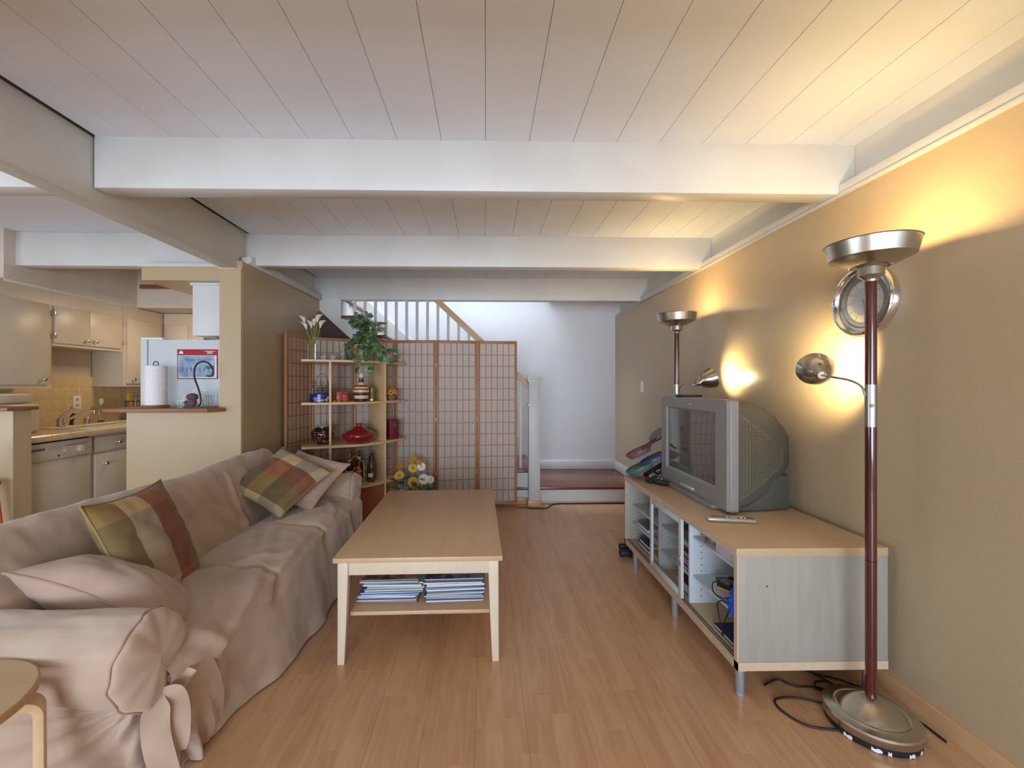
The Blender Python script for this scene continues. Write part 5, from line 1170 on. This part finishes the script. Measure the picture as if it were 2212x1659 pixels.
part('gold_mark', MB().box(.01, .022, -.0362, -.0352, .045, .056), P('gold', lin(220, 180, 90), .3, .5), rc, smooth=0)
for i, x in enumerate((-1.315, -1.283)):
    single('tealight', MB().lathe([(0, 0), (.017, 0), (.018, .009), (.014, .012), (0, .011)], n=20), P('orange_wax_%d' % i, lin(216, 104, 24), .4), 'small orange tealight in front of the red box, %s one' % ('left' if i == 0 else 'right'), 'tealight', (x, 3.785+i*.012, T1), group='orange tealights')
sv = thing('striped_vase', 'long-necked vase striped in cream, black and brown on the second shelf', 'vase', (-1.115, 3.885, T1))
VS = 1.18
vp = [(0, 0), (.046, 0), (.050, .03), (.056, .055), (.060, .085), (.0595, .10), (.052, .122), (.036, .140), (.022, .152), (.0185, .165), (.017, .20), (.0185, .232), (.021, .236), (.016, .236), (.014, .2)]
def prof_r(z):
    for (r0, z0), (r1, z1) in zip(vp, vp[1:]):
        if z0 <= z <= z1: return r0+(r1-r0)*(z-z0)/max(z1-z0, 1e-6)
    return .02
bands = [(0, .026, 'k'), (.026, .053, 'c'), (.053, .070, 'k'), (.070, .080, 'b'), (.080, .096, 'c'), (.096, .110, 'b'), (.110, .122, 'c'), (.122, .138, 'b'), (.138, .160, 'c'), (.160, .185, 'k'), (.185, .200, 'b'), (.200, .232, 'c')]
VC = {'k': P('vase_black', lin(44, 38, 40), .3), 'c': P('vase_cream', lin(222, 206, 160), .4), 'b': P('vase_brown', lin(146, 74, 50), .35)}
for z0, z1, c in bands:
    zz = [z0+(z1-z0)*i/4 for i in range(5)]; part('band', MB().lathe([(prof_r(z)*VS, z*1.08) for z in zz], n=40), VC[c], sv)
gcn = thing('green_candle_glass', 'olive green glass tumbler with a small white tag behind the striped vase', 'candle', (-1.045, 3.98, T1))
part('glass', MB().lathe([(0, 0), (.026, 0), (.027, .004), (.029, .120), (.027, .120), (.025, .01), (0, .01)], n=28), OLIVEG, gcn)
part('tag', MB().box(-.012, .010, -.0285, -.0270, .006, .022, rotm('Z', .2)), WHITEP, gcn, smooth=0)
sp = thing('sunflower_pot', 'tiny round terracotta pot of miniature sunflowers at the right end of the second shelf', 'plant', (-.905, 4.165, T1))
part('pot', MB().lathe([(0, 0), (.025, 0), (.040, .025), (.041, .04), (.030, .058), (.026, .060), (0, .058)], n=28), P('pot_terracotta', lin(140, 92, 74), .7), sp)
YP = P('sunflower_yellow', lin(216, 160, 36), .6); YP2 = P('sunflower_pale', lin(234, 196, 90), .6); WP = P('daisy_white', lin(240, 240, 240), .6); DISC = P('flower_disc_dark', lin(74, 46, 22), .9); DISCY = P('flower_disc_gold', lin(200, 146, 20), .9)
def flower(parent, c, nrm_, r, pm_, dm_, n=14, name='flower', world=False):
    q = Matrix.Translation(c) @ Vector(nrm_).to_track_quat('Z', 'Y').to_matrix().to_4x4()
    mb = MB()
    for layer in range(2):
        for k in range(n):
            a = 2*PI*(k+.5*layer)/n; M = q @ rotm('Z', a); l_ = r*(1-.12*layer); w_2 = l_*PI/n*.95; z = .004*layer
            vs = [M @ Vector(v) for v in ((r*.28, -w_2*.4, z), (r*.28, w_2*.4, z), (l_*.70, w_2*.62, z+r*.10), (l_, 0, z+r*.02), (l_*.70, -w_2*.62, z+r*.10))]
            mb.add(vs, [(0, 1, 2, 3, 4)])
    p_ = part(name, mb, pm_, parent, smooth=0)
    part('disc', MB().lathe([(0, -.006), (r*.34, -.004), (r*.36, .004), (r*.25, .010), (0, .012)], (0, 0, 0), 18, q), dm_, p_)
for (x, y, z, r_, nrm3) in ((-.03, -.02, .085, .024, (-.3, -1, .3)), (0.0, -.035, .075, .026, (0, -1, .2)), (.035, -.02, .082, .022, (.4, -1, .2)), (.015, 0, .11, .022, (.2, -.8, .6)), (-.015, .0, .118, .020, (-.2, -.5, .8)), (.05, -.01, .068, .018, (.8, -.8, 0))):
    flower(sp, (x, y, z), nrm3, r_, YP, DISC, 11)
part('stems', MB().cyl((0, 0, .05), (-.01, 0, .11), .003, 6).cyl((0, 0, .05), (.03, 0, .09), .003, 6).cyl((0, 0, .05), (-.03, 0, .08), .003, 6), STEMG, sp)
# --- third shelf
T2 = SZ[2]+.0003
bv = thing('painted_vase', 'round black vase painted with orange swirls on the third shelf', 'vase', (-1.445, 3.84, T2))
m, nt, b = base('black_orange_glaze', lin(30, 26, 28), .12)
v = mapped(nt, (7, 7, 9)); wv = N(nt, 'TexNoise'); wv.inputs['Scale'].default_value = 1.6; wv.inputs['Detail'].default_value = 0; wv.inputs['Distortion'].default_value = 2.2
rp = N(nt, 'ValToRGB'); rp.color_ramp.interpolation = 'CONSTANT'; rp.color_ramp.elements[0].color = lin(30, 26, 28); rp.color_ramp.elements[1].position = .47; rp.color_ramp.elements[1].color = lin(188, 104, 66)
q_ = rp.color_ramp.elements.new(.57); q_.color = lin(30, 26, 28)
nt.links.new(v, wv.inputs['Vector']); nt.links.new(wv.outputs[0], rp.inputs[0]); nt.links.new(rp.outputs[0], b.inputs['Base Color'])
part('body', MB().lathe([(0, 0)]+[(p.x, p.z) for p in spline([(.036, 0, 0), (.056, 0, .012), (.084, 0, .045), (.096, 0, .085), (.090, 0, .115), (.070, 0, .139), (.052, 0, .148), (.050, 0, .156)], 24)], n=48), m, bv)
part('rim', MB().lathe([(.050, .155), (.056, .162), (.054, .166), (.047, .166), (.042, .15)], n=40), P('vase_rim', lin(172, 160, 132), .4), bv)
part('mouth_shadow', MB().lathe([(0, .148), (.049, .149), (.049, .154), (0, .153)], n=32), VC['k'], bv)
single('red_vase', MB().lathe([(0, 0)]+[(p.x, p.z) for p in spline([(.070, 0, 0), (.098, 0, .008), (.130, 0, .034), (.147, 0, .064), (.138, 0, .090), (.100, 0, .112), (.056, 0, .130), (.032, 0, .142), (.024, 0, .156), (.024, 0, .168), (.029, 0, .176), (.022, 0, .178)], 40)], n=64), mottled('red_glaze', lin(142, 26, 36), lin(124, 20, 30), .1, 60, 2, Coat_Weight=.5), 'squat glossy dark red vase with a short neck on the third shelf', 'vase', (-1.150, 3.935, T2))
rb = thing('burgundy_box', 'tall burgundy box with a round grey emblem at the right end of the third shelf', 'box', (-.905, 4.20, T2), R(35))
part('box', MB().box(-.045, .045, -.04, .04, 0, .185), P('burgundy', lin(112, 26, 42), .45), rb, bevel=.002)
part('emblem', MB().cyl((.005, -.0408, .135), (.005, -.039, .135), .017, 24), P('emblem_grey', lin(92, 74, 76), .6), rb)
# --- fourth shelf bottles
T3 = SZ[3]+.0003
def bottle(label, loc, h, r, gm, capm, lab=None, collar=None, grp=None):
    t = thing('wine_bottle', label, 'bottle', loc, 0, grp)
    part('glass', MB().lathe([(0, 0), (r*.96, 0), (r, .006), (r, h*.58), (r*.86, h*.66), (r*.42, h*.76), (r*.36, h*.80), (r*.36, h*.90), (0, h*.90)], n=28), gm, t)
    part('cap', MB().lathe([(0, h*.84), (r*.44, h*.84), (r*.44, h*.985), (r*.36, h), (0, h)], n=20), capm, t)
    if lab: part('label', MB().lathe([(r*1.01, h*.20), (r*1.015, h*.21), (r*1.015, h*.42), (r*1.01, h*.43)], n=28), lab, t)
    if collar: part('collar', MB().lathe([(r*.40, h*.72), (r*.56, h*.72), (r*.46, h*.80), (r*.42, h*.81)], n=20), collar, t)
DKB = P('cork_black', lin(30, 34, 36), .4); PK = P('foil_pink', lin(196, 96, 104), .4)
OILT = P('oil_brown', lin(104, 84, 28), .1, 0, Transmission_Weight=.3); DKG = P('bottle_dark', lin(46, 38, 30), .1); ORG = P('bottle_orange', lin(196, 88, 32), .25)
tb1 = bottle('square amber oil bottle with black stopper and white label by the shelf panel', (-1.060, 4.02, T3), .265, .034, OILT, DKB, None, VC['k'])
bottle('taller amber bottle half hidden behind the white-labelled one', (-1.085, 4.085, T3), .225, .030, OILT, DKB)
bottle('dark bottle with pink foil neck, left one inside the wire house frame', (-1.245, 3.96, T3), .272, .032, DKG, PK, P('label_cream', lin(206, 186, 140), .6), P('collar_cream', lin(210, 196, 152), .6))
bottle('dark bottle with a round brown stopper, behind the orange one', (-1.175, 4.03, T3), .290, .030, DKG, P('stopper_brown', lin(74, 40, 34), .5), None, P('collar_cream2', lin(206, 190, 146), .6))
bottle('bright orange slender bottle in the white wire frame', (-1.155, 3.945, T3), .205, .024, ORG, P('stopper_rust', lin(120, 62, 44), .5))
bottle('pale tall bottle seen through the left bay of the fourth shelf', (-1.36, 3.99, T3), .255, .026, P('bottle_pale', lin(150, 104, 52), .2, 0, Transmission_Weight=.4), P('cork_tan', lin(170, 120, 72), .6))
part('white_label', MB().box(-.020, .022, -.0352, -.034, .05, .085), WB, bpy.data.objects['wine_bottle'], smooth=0)
wf = thing('wire_house_frame', 'cream wire house-shaped hanger with green beads around the bottles', 'wire frame', (-1.17, 3.885, T3))
CW = P('cream_wire', lin(222, 206, 168), .5)
part('wire', MB().tube([(-.082, 0, 0), (-.080, 0, .19), (-.005, 0, .262), (.002, 0, .262), (.078, 0, .20), (.082, 0, 0)], .0028, 8).tube([(-.02, -.01, .115), (.065, -.01, .13), (.03, -.01, .165), (-.005, -.01, .155), (-.02, -.01, .115)], .0024, 8), CW, wf)
bd = MB()
for z in (.155, .09, .02): bd.sphere((.086, -.006, z), .013, 10, 6, (1, .6, 1.1))
part('bead', bd, P('bead_green', lin(140, 190, 100), .5), wf, kind='stuff')

# ================================================================== SUNFLOWER ARRANGEMENT
sf = thing('flower_arrangement', 'arrangement of yellow sunflowers and white daisies on the floor by the screen', 'flowers', (-.68, 4.10, 0))
part('planter', MB().lathe([(0, 0), (.085, 0), (.11, .15), (.115, .20), (.10, .20), (0, .19)], n=36), WICK, sf)
GL = [P('foliage_green', lin(58, 88, 62), .6), P('foliage_light', lin(92, 122, 84), .6)]
FM = [leafmesh(g, .8) for g in GL]
def px(x, y): return (x-908)/930*4.1, 1.28-(y-829)/930*4.1   # size of the bouquet taken from measured offsets
stems = MB()
heads = [((905, 992), (-.1, -.5, .8), .050, YP, DISCY), ((879, 1003), (-.7, -.6, .6), .050, YP, DISCY), ((920, 998), (.6, -.5, .6), .036, YP, DISCY), ((906, 1010), (.3, -.8, .6), .052, YP2, DISCY), ((877, 1026), (-.2, -.8, .7), .056, YP2, DISCY), ((909, 1038), (.0, -1, .15), .062, YP, DISCY), ((924, 1007), (.3, -1, .3), .046, WP, YP2), ((931, 1031), (.1, -1, .25), .056, WP, YP2), ((945, 1032), (.6, -.8, .3), .044, WP, YP2), ((931, 1045), (.2, -1, 0), .034, YP, DISC), ((866, 1048), (-.4, -.8, .1), .030, P('dry_brown', lin(150, 104, 50), .8), DISC)]
for (p_, n_, r_, m1, m2) in heads:
    x, z = px(*p_); y = -.06 if z < .40 else .0
    flower(sf, (x, y, z), n_, r_, m1, m2, 18 if m1 is WP else 15)
    stems.tube(spline([(0, 0, .16), (x*.5, y*.4, .16+(z-.16)*.5), (x, y+.01, z-.008)], 10), .003, 6)
part('stems', stems, STEMG, sf)
rnd = random.Random(5)
for k in range(70):
    a = rnd.uniform(0, 2*PI); rr1 = rnd.uniform(.03, .20); z = rnd.uniform(.20, .40)-.3*max(0, rr1-.15)
    p0 = Vector((rr1*math.cos(a)+.02, rr1*math.sin(a)*.6-.01, z))
    q = Vector((math.cos(a), math.sin(a)-.4, rnd.uniform(-.3, .8))).to_track_quat('Y', 'Z').to_matrix().to_4x4()
    place(rnd.choice(FM), 'leaf', sf, Matrix.Translation(p0) @ q @ rotm('Y', rnd.uniform(-.8, .8)) @ Matrix.Scale(rnd.uniform(.05, .085), 4))
